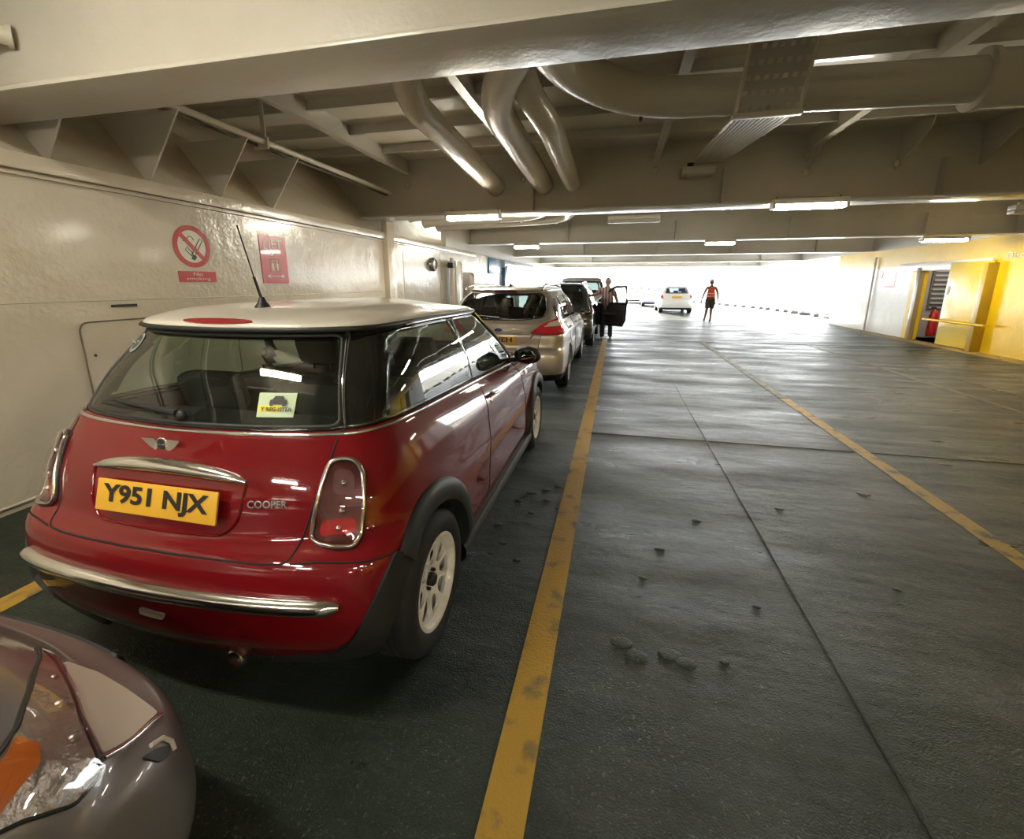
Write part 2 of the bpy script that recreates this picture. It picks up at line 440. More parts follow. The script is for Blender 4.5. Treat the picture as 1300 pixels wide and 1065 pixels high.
    def ring(s, name, poly, th, r, m, off=0, mirror=True, parent=None, rad=.03, sx=1., flip=False):
        poly = smooth_poly(poly, rad); line = poly+[poly[0]]
        pts = s.path(line, th, off, .04)[:-1]
        o = []
        for sg in ((1, -1) if mirror else ((-1,) if flip else (1,))):
            q = pts if sg > 0 else [Vector((-p.x, p.y, p.z)) for p in pts]
            o.append(tube(name, q, r, m, parent or s.root, 8, closed=True, sx=sx))
        return o

def sector_rim(bm, nh, r0, r1, hc, hr, ht, dish, M, back=.05, shape=None):
    # wheel face ring r0..r1 with nh holes; dish(r)->axial; hc centre radius, hr radial half size, ht tangential half size
    K = 24
    for i in range(nh):
        a0 = 2*PI*i/nh; da = PI/nh
        outer = []
        # sector boundary in polar: go round 4 sides, K points
        q = K//4
        for k in range(q): outer.append((r1, -da+2*da*k/q))
        for k in range(q): outer.append((r1+(r0-r1)*k/q, da))
        for k in range(q): outer.append((r0, da-2*da*k/q))
        for k in range(q): outer.append((r0+(r1-r0)*k/q, -da))
        inner = []
        for (r, a) in outer:
            x = r*math.cos(a)-hc; y = r*math.sin(a); t = math.atan2(y/ht, x/hr)
            x = hr*math.cos(t); y = ht*math.sin(t); 
            if shape: x, y = shape(x, y, t)
            inner.append((math.hypot(hc+x, y), math.atan2(y, hc+x)))
        def P(ra, dz=0): r, a = ra; return M @ Vector((dish(r)+dz, r*math.cos(a+a0), r*math.sin(a+a0)))
        vo = [bm.verts.new(P(p)) for p in outer]; vi = [bm.verts.new(P(p)) for p in inner]; vb = [bm.verts.new(P(p, -back)) for p in inner]
        mid = [bm.verts.new(P(((a[0]+b[0])/2, (a[1]+b[1])/2), .002)) for a, b in zip(outer, inner)]
        for k in range(K):
            j = (k+1) % K
            bm.faces.new([vo[k], vo[j], mid[j], mid[k]]); bm.faces.new([mid[k], mid[j], vi[j], vi[k]]); bm.faces.new([vi[k], vi[j], vb[j], vb[k]])
def make_wheel(car, y, z, x, side, R, rimR, width, rim_mat, style, detail=True):
    """wheel with its outer face at |x|; parts: wheel (rim) > tyre, hub_cap"""
    M = Matrix.Translation((x*side, y, z)) @ Matrix.Diagonal((side, 1, 1, 1))
    bm = bmesh.new()
    if style == 'oval':
        dish = lambda r: -.034+.016*math.sin(min(1, max(0, (r-.05)/.10))*PI*.5)-.012*max(0, (r-.15)/.03)
        sector_rim(bm, 8, .052, rimR-.018, rimR*.625, .046, .036, dish, M, .014)
        lathe(bm, [(rimR-.018, dish(rimR-.018)), (rimR-.014, -.012), (rimR-.006, .000), (rimR+.008, .002), (rimR+.010, -.006), (rimR, -.012), (rimR-.004, -.10), (rimR-.02, -.16)], M, 48)
        lathe(bm, [(.052, dish(.052)), (.046, -.045), (.001, -.045)], M, 24)
    else:
        dish = lambda r: -.02-.015*math.cos(r/rimR*PI/2)
        n = 10
        sh = None
        sector_rim(bm, n, .05, rimR-.014, rimR*.62, rimR*.30, rimR*.125, dish, M, .03)
        lathe(bm, [(rimR-.014, dish(rimR-.014)), (rimR-.008, -.002), (rimR+.006, .001), (rimR+.008, -.008), (rimR-.002, -.014), (rimR-.006, -.12)], M, 40)
        lathe(bm, [(.05, dish(.05)), (.03, -.02), (.001, -.018)], M, 20)
    w = from_bm('wheel', bm, rim_mat, car.root, smooth=True, sharp=.6)
    bm = bmesh.new()
    sh = .012
    prof = [(rimR+.004, -.004), (rimR+.02, .006), ((R+rimR)/2, sh), (R-.035, .008), (R-.012, -.006), (R-.003, -.022)]
    for k in range(4):
        a = -.030-(width-.06)*k/4
        prof += [(R, a), (R, a-.022), (R-.007, a-.024), (R-.007, a-.030)]
    prof += [(R, -width+.03), (R-.012, -width+.012), ((R+rimR)/2, -width), (rimR, -width+.01)]
    lathe(bm, prof, M, 56)
    from_bm('tyre', bm, RUBBER, w, smooth=True, sharp=.6)
    bm = bmesh.new(); lathe(bm, [(rimR-.02, -.10), (.06, -.11), (.001, -.11)], M, 28)
    lathe(bm, [(rimR-.05, -.085), (rimR-.055, -.08), (.05, -.08)], M, 28)
    tag(from_bm('brake_disc', bm, DARK if style == 'oval' else DULLCHROME, w, smooth=True), 'dark brake disc behind the wheel')
    if detail and style == 'oval':
        bm = bmesh.new(); lathe(bm, [(.001, -.012), (.022, -.014), (.028, -.02), (.028, -.045)], M, 20)
        tag(from_bm('hub_cap', bm, BLACKPL, w, smooth=True, sharp=.6), 'dark centre cap')
        for k in range(4):
            a = PI/4+k*PI/2; bm = bmesh.new()
            MM = M @ Matrix.Translation((0, .039*math.cos(a), .039*math.sin(a)))
            lathe(bm, [(.001, -.026), (.007, -.026), (.008, -.045)], MM, 10)
            from_bm('wheel_bolt', bm, DARK, w, smooth=True, sharp=.6)
    return w
def underbody(car, y0, y1, hw, wheels, wr, z0=.2, z1=.45, tw=.25):
    bm = bmesh.new(); add_box(bm, (0, (y0+y1)/2, (z0+z1)/2-.02), (hw*2-2*tw-.02, y1-y0, z1-z0), .04)
    for (wy, wz) in wheels:
        for sg in (1, -1):
            prev = None; rr = wr+.008
            for k in range(15):
                a = -.15+(PI+.3)*k/14
                p0 = Vector((sg*(hw-.012), wy+rr*math.cos(a), wz+rr*math.sin(a))); p1 = Vector((sg*(hw-tw-.01), p0.y, p0.z))
                c = [bm.verts.new(p0), bm.verts.new(p1)]
                if prev: bm.faces.new([prev[0], c[0], c[1], prev[1]])
                prev = c
    from_bm('underbody', bm, DARK, car.root)
def plate(car, txt, y, z, tilt, w=.52, h=.111, m=None, x0=0, ls=.42, cw=None, tx=0):
    up = Vector((0, math.sin(tilt), math.cos(tilt))); r = Vector((1, 0, 0)); n = r.cross(up)   # n points to -y
    M = Matrix(((r.x, n.x, up.x), (r.y, n.y, up.y), (r.z, n.z, up.z)))
    p = box('number_plate', (x0, y, z), (w, .008, h), m or PLATEY, car.root, .003, M=M)
    c = Vector((x0, y, z))+n*.006
    tw = cw or w*.86
    if txt: text_mesh('plate_lettering', txt, tw, h*.74, c-r*(tw/2-tx)-up*(h*.37), r, up, INK, p, .001, bold=.03)
    return p
def seat(car, x, y, z=.35, m=None, w=.46, hr=True, back=.62, parent=None):
    bm = bmesh.new(); m = m or SEAT
    add_box(bm, (x, y+.22, z+.10), (w, .5, .16), .05)
    Mr = Matrix.Rotation(.28, 3, 'X')
    add_box(bm, (x, y-.10, z+.10+back/2), (w, .13, back), .05, Mr)
    o = from_bm('seat', bm, m, car.root, smooth=True, sharp=1)
    if hr:
        bm = bmesh.new(); add_box(bm, (x, y-.22, z+back+.22), (w*.58, .10, .19), .045, Mr)
        add_tube(bm, [(x-.06, y-.18, z+back), (x-.06, y-.21, z+back+.2)], .007, 6); add_tube(bm, [(x+.06, y-.18, z+back), (x+.06, y-.21, z+back+.2)], .007, 6)
        from_bm('headrest', bm, m, o, smooth=True, sharp=1)
    return o

# ------------------------------------------------------------------ the setting: vehicle deck of a ferry
BOW = [(9.9, 20), (9.85, 24), (9.2, 32), (7.0, 41), (4.2, 49), (1.0, 53.5)]
bm = bmesh.new()
outl = [(-4.6, -16), (9.6, -16), (9.6, 12)]+[(x+.15, y) for x, y in BOW]+[(-3.2, 49), (-4.6, 40)]
prism(bm, [(x, y, -.06) for x, y in outl], (0, 0, .06))
box_floor = from_bm('floor', bm, FLOORM); tag(box_floor, 'dark green painted steel car deck, worn grey and glossy', kind='structure')
TRIM = [0]
def trim(bm_or, m, label=None, smooth=False, sharp=None):
    TRIM[0] += 1
    o = from_bm('trim_%d' % TRIM[0], bm_or, m, smooth=smooth, sharp=sharp); tag(o, label, kind='structure'); return o
# painted lines and weld seams on the deck
def floor_strip(x0, x1, y0, y1, m, label, z=.003):
    bm = bmesh.new(); add_box(bm, ((x0+x1)/2, (y0+y1)/2, z/2), (x1-x0, y1-y0, z)); return trim(bm, m, label)
floor_strip(-.318, -.182, -3, 13.3, YLINE, 'yellow lane line painted beside the parked cars')
floor_strip(-2.95, -2.82, -3, 13.3, YLINE, 'yellow lane line on the wall side of the parked cars')
floor_strip(2.28, 2.40, -3, 6.6, YLINE2, 'yellow lane line across the empty deck')
floor_strip(2.28, 2.40, 6.6, 13, YFAINT, 'faded far end of the right lane line')
floor_strip(4.9, 5.0, -3, 13, YFAINT, 'faded lane line near the yellow wall')
floor_strip(7.86, 8.3, -6, 18.5, YLINE2, 'yellow painted kerb band along the yellow wall')
def weld(pts, r, label):
    bm = bmesh.new(); add_tube(bm, pts, r, 6, sx=.6, up=(0, 0, 1)); trim(bm, FLOORM, label, True)
rnd = random.Random(3)
weld([(.955+.004*rnd.uniform(-1, 1)+.001*k*.5, -3+k*.35, .001) for k in range(80)], .006, 'raised weld seam running along the deck')
weld([(-4, 4.55, .001), (1, 4.56, .001), (8, 4.55, .001)], .005, 'weld seam across the deck')
weld([(-4, 12.9, .001), (1, 12.9, .001), (8, 12.9, .001)], .008, 'weld seam across the deck')
weld([(5.6, -3, .001), (5.6, 20, .001)], .006, 'weld seam near the yellow wall')
bm = bmesh.new()
for (x, y, r) in [(-.62, 2.9, .03), (-.55, 3.05, .04), (-.45, 3.12, .035), (-.42, 2.95, .03), (-.36, 3.2, .035), (-.5, 2.75, .025), (-.33, 2.85, .02), (-.68, 2.55, .03), (-.60, 2.35, .03), (-.48, 2.2, .025),
                  (.10, 1.72, .05), (.16, 1.66, .05), (.30, 1.70, .05), (.36, 1.67, .045), (.52, 1.71, .02), (.33, 2.5, .03), (.22, 2.2, .02), (.75, 2.1, .02), (1.5, 2.4, .02), (.6, 2.9, .03), (1.9, 3.6, .05), (2.9, 4.4, .05), (1.2, 3.2, .03)]:
    ellipsoid(bm, (x, y, 0), (r, r*.7, .006), 12)
trim(bm, FLOORM, 'lumps in the deck coating', True)

# left wall
WX = -4.0
def wall_with(name, x0, x1, yz_rects, m, label=None):
    bm = bmesh.new()
    for (y0, y1, z0, z1) in yz_rects: add_box(bm, ((x0+x1)/2, (y0+y1)/2, (z0+z1)/2), (abs(x1-x0), y1-y0, z1-z0))
    o = from_bm(name, bm, m); tag(o, label, kind='structure'); return o
wall_with('wall_left', WX-.12, WX, [(-16, 11.22, 0, 2.42), (11.22, 12.42, 1.86, 2.42), (12.42, 16.25, 0, 2.42), (16.25, 23.8, 2.1, 2.42)], WALLW, 'glossy cream painted steel wall beside the parked cars')
# doorway room behind the wall opening
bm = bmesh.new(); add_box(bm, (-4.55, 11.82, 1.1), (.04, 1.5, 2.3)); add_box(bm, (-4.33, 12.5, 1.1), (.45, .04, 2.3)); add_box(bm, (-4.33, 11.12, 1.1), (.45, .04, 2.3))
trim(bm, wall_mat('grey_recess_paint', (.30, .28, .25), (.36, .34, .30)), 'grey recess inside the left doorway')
d = empty('fire_cabinet', (-4.3, 11.55, 0)); tag(d, 'red cabinet inside the round-cornered doorway of the left wall', 'cabinet')
box('cabinet_body', (0, 0, .95), (.3, .3, 1.6), mat('red_cabinet', (.4, .03, .02), .35), d, .02); box('cabinet_door', (.155, 0, .95), (.012, .26, 1.5), mat('red_cabinet', (.4, .03, .02)), d, .004)
bm = bmesh.new()
pts = smooth_poly([(11.22, .15), (12.42, .15), (12.42, 1.86), (11.22, 1.86)], .16)
add_tube(bm, [(WX+.0, a, b) for a, b in pts], .025, 8, closed=True)
o = from_bm('door_1', bm, WALLW, smooth=True); tag(o, 'rounded door coaming in the left wall', kind='structure')
# post beyond the opening and outer bits
bm = bmesh.new(); add_box(bm, (-4.05, 18.0, 1.1), (.2, .75, 2.2)); trim(bm, wall_mat('brown_post_paint', (.30, .26, .20), (.36, .31, .25)), 'brown post in the open side')
# stringer ledge, recessed plating above it and the V gussets
bm = bmesh.new(); add_box(bm, (WX+.03, 3, 2.36), (.06, 19, .11), .01); add_box(bm, (WX+.012, 3, 2.28), (.03, 19, .02)); trim(bm, WALLW, 'ledge along the top of the left wall', True, .6)
bm = bmesh.new(); prism(bm, [(-4, -12, 2.42), (-4.9, -12, 3.5), (-4.94, -12, 3.5), (-4.04, -12, 2.38)], (0, 22.3, 0)); trim(bm, WALLW, 'sloping plating above the ledge')
def gusset(y):
    bm = bmesh.new(); prism(bm, [(-4.0, y-.008, 2.42), (-3.96, y-.008, 2.42), (-3.56, y-.008, 2.94), (-4.42, y-.008, 2.94)], (0, .016, 0)); trim(bm, BEAMM, 'triangular gusset plate over the ledge')
for k in range(14):
    y = 2.57+.72*(k-6)
    if abs(y-2.2) > .15 and y < 5: gusset(y)
bm = bmesh.new(); add_box(bm, (-4.06, 20.3, 2.95), (.12, 20, 1.08)); add_box(bm, (8.38, 7, 3.04), (.15, 46, .9)); add_box(bm, (-4.06, 26.9, 2.26), (.12, 6.2, .32)); trim(bm, BEAMM, 'upper side plating above the walls')
# wall stanchion, seams, removable panel
bm = bmesh.new(); add_box(bm, (WX+.05, 7.42, 1.3), (.10, .26, 2.6), .01); trim(bm, WALLW, 'vertical stanchion on the left wall', True, .6)
bm = bmesh.new()
for y in (-2.2, 8.05, 9.9, 13.0): add_tube(bm, [(WX, y, 0), (WX, y, 2.3)], .006, 6)
add_tube(bm, [(WX, -6, 1.42), (WX, 7.2, 1.42)], .004, 6); add_tube(bm, [(WX, -6, .05), (WX, 12, .05)], .012, 6)
trim(bm, WALLW, 'weld seams on the left wall', True)
p = empty('access_panel', (WX+.006, 3.1, 1.0)); tag(p, 'bolted cream access panel low on the left wall behind the red car', 'panel')
bm = bmesh.new(); pl = smooth_poly([(-.55, -.5), (.9, -.5), (.9, .26), (-.55, .26)], .08); prism(bm, [(-.004, a, b) for a, b in pl], (.010, 0, 0)); from_bm('panel_plate', bm, WALLW, p)
tube('panel_edge', [(.006, a, b) for a, b in pl], .006, mat('panel_gap', (.16, .13, .10), .7), p, 6, closed=True)
for (a, b) in ((-.48, .0), (-.48, -.3), (-.1, .21), (.4, .21), (.8, .21)):
    bm = bmesh.new(); ellipsoid(bm, (.008, a, b), (.008, .012, .012), 8); from_bm('panel_bolt', bm, mat('dark_bolt', (.1, .09, .07), .6), p, True)
tag(box('slot', (WX+.006, 2.91, 1.375), (.008, .20, .022), INK), 'short black slot mark on the wall above the access panel', 'slot')
# roundel, trunking
r = empty('round_lamp', (WX, 9.4, 1.97)); tag(r, 'small round bulkhead fitting on the left wall before the conduit casing', 'fitting')
M_ = Matrix.Identity(4)
bm = bmesh.new(); lathe(bm, [(.14, 0), (.15, .05), (.13, .09), (.10, .10), (.095, .07)], M_, 28); from_bm('lamp_ring', bm, mat('grey_metal', (.2, .19, .17), .4, .6), r, True)
bm = bmesh.new(); lathe(bm, [(.095, .07), (.001, .085)], M_, 28); from_bm('lamp_lens', bm, mat('milky_lens', (.6, .6, .56), .2), r, True)
box('lamp_bracket', (.03, -.2, 0), (.05, .10, .05), mat('grey_metal', (.2, .19, .17)), r, .01)
t = empty('wall_conduit', (WX+.14, 10.5, 0)); tag(t, 'cream vertical conduit casing on the left wall before the doorway', 'conduit')
box('trunk_box', (0, .05, 1.05), (.16, .34, 2.1), wall_mat('trunk_paint', (.55, .50, .36), (.6, .56, .42)), t, .02)
tube('conduit', [(.02, -.25, 0), (.02, -.25, 2.15)], .05, PIPEM, t, 10); tube('conduit', [(.02, .35, 0), (.02, .35, 2.05)], .05, PIPEM, t, 10)
box('junction_box', (.02, -.3, 1.98), (.14, .16, .12), INK, t, .02)
# blue portal
bl = wall_mat('blue_paint', (.02, .13, .30), (.03, .18, .38), .25, 3, .25)
t = empty('blue_portal', (WX, 15, 0)); tag(t, 'blue painted doorway frame on the left wall past the small doorway', 'frame')
box('frame_panel', (.02, 14.7-15, 2.13), (.05, 1.6, .5), bl, t, .01); box('frame_post', (.05, 15.85-15, 1.1), (.14, .35, 2.2), bl, t, .02); box('frame_header', (.06, 18.4-15, 2.25), (.12, 5.5, .26), wall_mat('pale_blue_paint', (.35, .45, .55), (.45, .55, .62)), t, .01)
# rear end of the deck
bm = bmesh.new(); add_box(bm, (1.9, -16.05, 1.74), (12.9, .1, 3.5)); tag(from_bm('wall_back', bm, WALLW), 'cream bulkhead closing the deck behind the viewpoint', kind='structure')
# right wall
RX = 8.3
wall_with('wall_right', RX, RX+.15, [(-16, 13.8, 0, 2.6), (13.8, 14.95, 1.9, 2.6)], WALLY, 'yellow painted wall along the right of the deck')
wall_with('wall_right_end', RX, RX+.15, [(14.95, 15.4, 0, 2.6), (15.4, 20, 2.05, 2.6)], WALLY, 'yellow end of the right wall')
wall_with('wall_right_white', RX, RX+.15, [(15.4, 20, 0, 2.05)], WALLWH, 'sunlit white part of the right wall')
bm = bmesh.new(); add_box(bm, (RX+.95, 14.4, -.02), (1.7, 2.6, .04)); trim(bm, FLOORM)
bm = bmesh.new(); add_box(bm, (RX+1.7, 14.4, 1.3), (.05, 2.6, 2.6)); add_box(bm, (RX+.9, 15.6, 1.3), (1.5, .05, 2.6)); add_box(bm, (RX+.9, 13.2, 1.3), (1.5, .05, 2.6)); add_box(bm, (RX+.9, 14.4, 2.45), (1.6, 2.5, .04))
trim(bm, wall_mat('stairwell_paint', (.36, .33, .33), (.40, .37, .36)), 'pale stairwell lobby behind the right doorway')
g = empty('wall_grille', (RX+.95, 15.55, 1.4), PI/2); tag(g, 'grey slatted grille seen through the doorway in the yellow wall', 'grille')
box('grille_frame', (0, 0, 0), (.03, .7, 1.2), mat('grille_grey', (.12, .12, .13), .5), g)
for k in range(9): box('slat', (-.03, 0, -.52+k*.13), (.04, .62, .05), mat('slat_grey', (.4, .4, .42), .4), g)
g = empty('fire_extinguisher', (RX+.62, 15.2, .05)); tag(g, 'red fire extinguisher standing inside the doorway in the yellow wall', 'fire extinguisher')
bm = bmesh.new(); MZ = Matrix.Rotation(-PI/2, 4, 'Y'); lathe(bm, [(.001, .03), (.10, .03), (.11, .08), (.11, .62), (.08, .72), (.03, .78), (.001, .8)], MZ, 20); from_bm('cylinder_body', bm, mat('extinguisher_red', (.55, .02, .02), .3), g, True)
tube('hose', [(0, 0, .8), (-.08, -.06, .85), (-.13, -.08, .6), (-.12, -.07, .25)], .012, INK, g, 6, .05); box('handle', (-.03, 0, .84), (.12, .03, .05), INK, g, .008)
o = box('door_2', (RX-.05, 13.1, 1.05), (.06, 1.35, 2.05), wall_mat('yellow_door_paint', (.80, .55, .03), (.84, .62, .08), .25), None, .01); tag(o, 'yellow sliding door panel slid open on the right wall', kind='structure')
text_mesh('door_notice', '///', .12, .22, (RX-.083, 13.72, 1.28), (0, -1, 0), (0, 0, 1), mat('notice_grey', (.25, .25, .4), .5), o, .003)
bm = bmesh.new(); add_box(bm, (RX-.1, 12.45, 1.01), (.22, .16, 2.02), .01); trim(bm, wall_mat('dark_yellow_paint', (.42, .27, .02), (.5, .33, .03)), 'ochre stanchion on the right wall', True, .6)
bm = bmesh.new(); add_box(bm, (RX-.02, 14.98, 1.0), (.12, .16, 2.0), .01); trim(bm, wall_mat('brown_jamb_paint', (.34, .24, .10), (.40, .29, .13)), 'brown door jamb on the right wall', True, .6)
bm = bmesh.new(); add_box(bm, (RX-.03, 14.2, 2.02), (.08, 3.4, .22), .01); trim(bm, WALLWH, 'pale header over the sliding door', True, .6)
h = empty('handrail', (RX-.2, 13.2, .63)); tag(h, 'yellow horizontal handrail across the sliding door', 'handrail')
tube('rail', [(0, -1.1, 0), (0, 1.0, 0)], .03, WALLY, h, 10)
for y in (-1.0, .1): tube('rail_bracket', [(0, y, 0), (.17, y, 0)], .015, WALLY, h, 8)
text_mesh('trim_97', 'Disc', .42, .13, (RX-.004, 12.22, 2.10), (0, -1, 0), (0, 0, 1), mat('white_lettering', (.8, .78, .66), .4), None, .003)['kind'] = 'structure'
bm = bmesh.new(); add_tube(bm, [(RX-.06, 17.3, 0), (RX-.06, 17.3, 2.4)], .03, 10); trim(bm, WALLWH, 'thin white post against the white wall', True)
# deck-edge bulwark curving round the bow
for i, (a, b) in enumerate(zip(BOW[:-1], BOW[1:])):
    bm = bmesh.new(); a_, b_ = Vector((*a, 0)), Vector((*b, 0)); n = (b_-a_).cross(Vector((0, 0, 1))).normalized()*.08
    prism(bm, [a_, b_, b_+n, a_+n], (0, 0, 1.15)); trim(bm, WALLWH, 'white bulwark at the deck edge')
bm = bmesh.new(); prism(bm, [(8.3, 20, 0), (9.95, 20, 0), (9.95, 20.1, 0), (8.3, 20.1, 0)], (0, 0, 1.15)); trim(bm, WALLWH)
rb = random.Random(5); k = 0; first = None
for (a, b) in zip(BOW[:-2], BOW[1:-1]):
    L = math.hypot(b[0]-a[0], b[1]-a[1]); n = int(L/1.1)
    for q in range(n):
        t = (q+.5)/n; x, y = a[0]+(b[0]-a[0])*t-.22, a[1]+(b[1]-a[1])*t
        if first is None:
            bm = bmesh.new(); add_box(bm, (0, 0, .07), (.22, .34, .14), .03); ellipsoid(bm, (0, .1, .14), (.07, .07, .06), 8)
            first = o = from_bm('lashing_fitting', bm, mat('fitting_grey', (.10, .10, .10), .6), smooth=True, sharp=.8)
        else: o = first.copy(); COL.objects.link(o)
        o.location = (x, y, 0); o.rotation_euler.z = rb.uniform(-.4, .4); o.scale.y = rb.uniform(.8, 2.0)
        tag(o, 'dark low lashing fitting at the foot of the white bulwark', 'fitting', 'lashing fittings along the deck edge')

# ceiling: plating, longitudinal stiffeners, deep transverse beams
ZC = 3.48
bm = bmesh.new(); add_box(bm, (1.75, 7.1, ZC+.03), (13.4, 46.2, .06)); tag(from_bm('ceiling', bm, CEILM), 'cream painted steel deckhead between deep beams', kind='structure')
BY = [-15, -8.2, -2.9, 2.24, 7.1, 12.2, 17.8, 23.8, 30.0]
for y in BY:
    bm = bmesh.new(); add_box(bm, (1.75, y, 3.04), (13.3, .016, .88)); add_box(bm, (1.75, y, 2.61), (13.3, .40, .022), .004)
    for x in ((-1.3, 1.35, 3.9, 6.6) if y != 2.24 else ()): add_box(bm, (x, y-.07, 2.85), (.012, .14, .46))
    trim(bm, BEAMM, 'deep cream transverse deck beam', True, .5)
for x in (-3.36, -1.46, .46, 2.38, 4.30, 6.22):
    bm = bmesh.new(); add_box(bm, (x, 8, 3.38), (.014, 44, .22)); add_box(bm, (x, 8, 3.27), (.09, 44, .014)); trim(bm, BEAMM, 'longitudinal deckhead girder')
bm = bmesh.new()
for i in range(len(BY)-1):
    n = 6 if i in (2, 3, 4) else 3
    for k in range(1, n):
        y = BY[i]+(BY[i+1]-BY[i])*k/n; add_box(bm, (1.75, y, 3.43), (13.3, .010, .12)); add_box(bm, (1.75, y, 3.375), (13.3, .05, .012))
trim(bm, BEAMM, 'small transverse stiffeners under the deckhead')
bm = bmesh.new()       # end brackets with bolt heads where girders meet the second beam
for x in (2.38, 3.41, 4.30, 5.3):
    prism(bm, [(x, 7.09, 3.45), (x, 6.45, 3.45), (x, 6.5, 3.3), (x, 7.09, 2.98)], (.014, 0, 0))
trim(bm, BEAMM, 'triangular bracket plates on the beam')
bm = bmesh.new()
for (x, z) in ((.45, 3.12), (.45, 3.28), (2.38, 3.0), (2.38, 3.2), (3.41, 3.05), (-1.46, 3.1), (-3.36, 3.1)):
    ellipsoid(bm, (x, 7.06, z), (.045, .03, .05), 10)
trim(bm, PIPEM, 'welded bosses on the beam web', True)

# pipes
def pipe(pts, r, bend, label, group=None, collars=(), seg=20):
    e = empty('pipe', pts[0]); tag(e, label, 'pipe', group)
    P = [Vector(p)-Vector(pts[0]) for p in pts]; tube('pipe_run', P, r, PIPEM, e, seg, bend)
    for (p, d) in collars:
        p = Vector(p)-Vector(pts[0]); d = Vector(d).normalized()*.02; tube('collar', [p-d, p+d], r*1.09, PIPEM, e, seg)
    return e
pipe([(-3.98, 8.35, 2.86), (-2.2, 8.35, 2.92), (-1.9, 7.5, 3.0), (-1.9, 4.1, 3.16), (-1.72, 3.62, 3.47)], .135, .45, 'left of three cream ceiling pipes, elbow and run into the beam', collars=[((-1.9, 7.06, 3.02), (0, 1, 0)), ((-3.94, 8.35, 2.86), (1, 0, 0))])
pipe([(-3.98, 9.05, 2.84), (-1.5, 9.05, 2.92), (-1.16, 7.8, 3.0), (-1.16, 4.15, 3.12), (-.62, 3.3, 3.24), (-.5, 2.26, 3.26)], .145, .5, 'middle of three cream ceiling pipes, bent like a swan neck', collars=[((-1.16, 7.06, 3.02), (0, 1, 0)), ((-3.94, 9.05, 2.84), (1, 0, 0)), ((-1.9, 9.05, 2.9), (1, 0, 0))])
pipe([(-3.98, 9.75, 2.82), (-1.1, 9.75, 2.92), (-.72, 8.1, 3.0), (-.72, 4.7, 3.06), (-.86, 4.2, 3.20), (-.9, 4.0, 3.47)], .125, .5, 'right of three cream ceiling pipes ending at the beam', collars=[((-.72, 7.06, 3.02), (0, 1, 0)), ((-3.94, 9.75, 2.82), (1, 0, 0)), ((-1.3, 9.75, 2.92), (1, 0, 0))])
e = pipe([(-.5, 2.26, 3.10), (-.55, 3.5, 3.10), (.05, 4.25, 3.05), (2.6, 4.25, 2.98)], .15, .6, 'thick cream pipe running crosswise under the deckhead')
tube('clamp', [Vector((.12, 4.25, 3.049))-Vector((-.5, 2.26, 3.10)), Vector((.145, 4.25, 3.048))-Vector((-.5, 2.26, 3.10))], .160, mat('rusty_clamp', (.05, .035, .025), .8), e, 20)
pipe([(2.45, 4.25, 2.985), (8.2, 4.25, 2.78)], .185, 0, 'wider right-hand length of the crosswise cream pipe', collars=[((2.47, 4.25, 2.984), (1, 0, -.03))])
pipe([(.2, 2.26, 3.28), (.2, 3.7, 3.28), (-.1, 3.75, 3.47)], .13, .3, 'short lagged pipe stub above the crosswise pipe')
e = pipe([(-3.67, 7.09, 3.0), (-3.67, -6, 3.0)], .030, 0, 'thin cream pipe under the deckhead by the left wall', seg=10, collars=[((-3.67, 7.02, 3.0), (0, 1, 0))])
o = pipe([(-3.75, 7.09, 2.97), (-3.75, -6, 2.97)], .016, 0, 'thinnest dark pipe tucked beside the thin cream pipe', seg=8)
o.children[0].data.materials[0] = mat('dark_pipe', (.10, .085, .065), .5)
hb = empty('pipe_hanger', (-3.69, 4.35, 3.0)); tag(hb, 'square hanger bracket holding the thin pipes', 'bracket')
box('hanger_strap', (.02, 0, .26), (.05, .012, .46), BEAMM, hb); box('hanger_cradle', (-.02, 0, -.01), (.18, .03, .11), BEAMM, hb, .004)
e = empty('pipe', (-3.6, 1.9, 2.93)); tag(e, 'cream pipe stub through the nearest beam at the left edge', 'pipe')
tube('pipe_run', [(.1, .31, .02), (-.9, -.9, .08)], .05, PIPEM, e, 14); tube('collar', [(.105, .32, .02), (.09, .30, .021)], .062, BEAMM, e, 14)
tag(box('cable_slot', (-2.15, 3.5, 3.43), (.14, .9, .06), DARK), 'dark opening in the deckhead beside the left elbow pipe', 'opening')

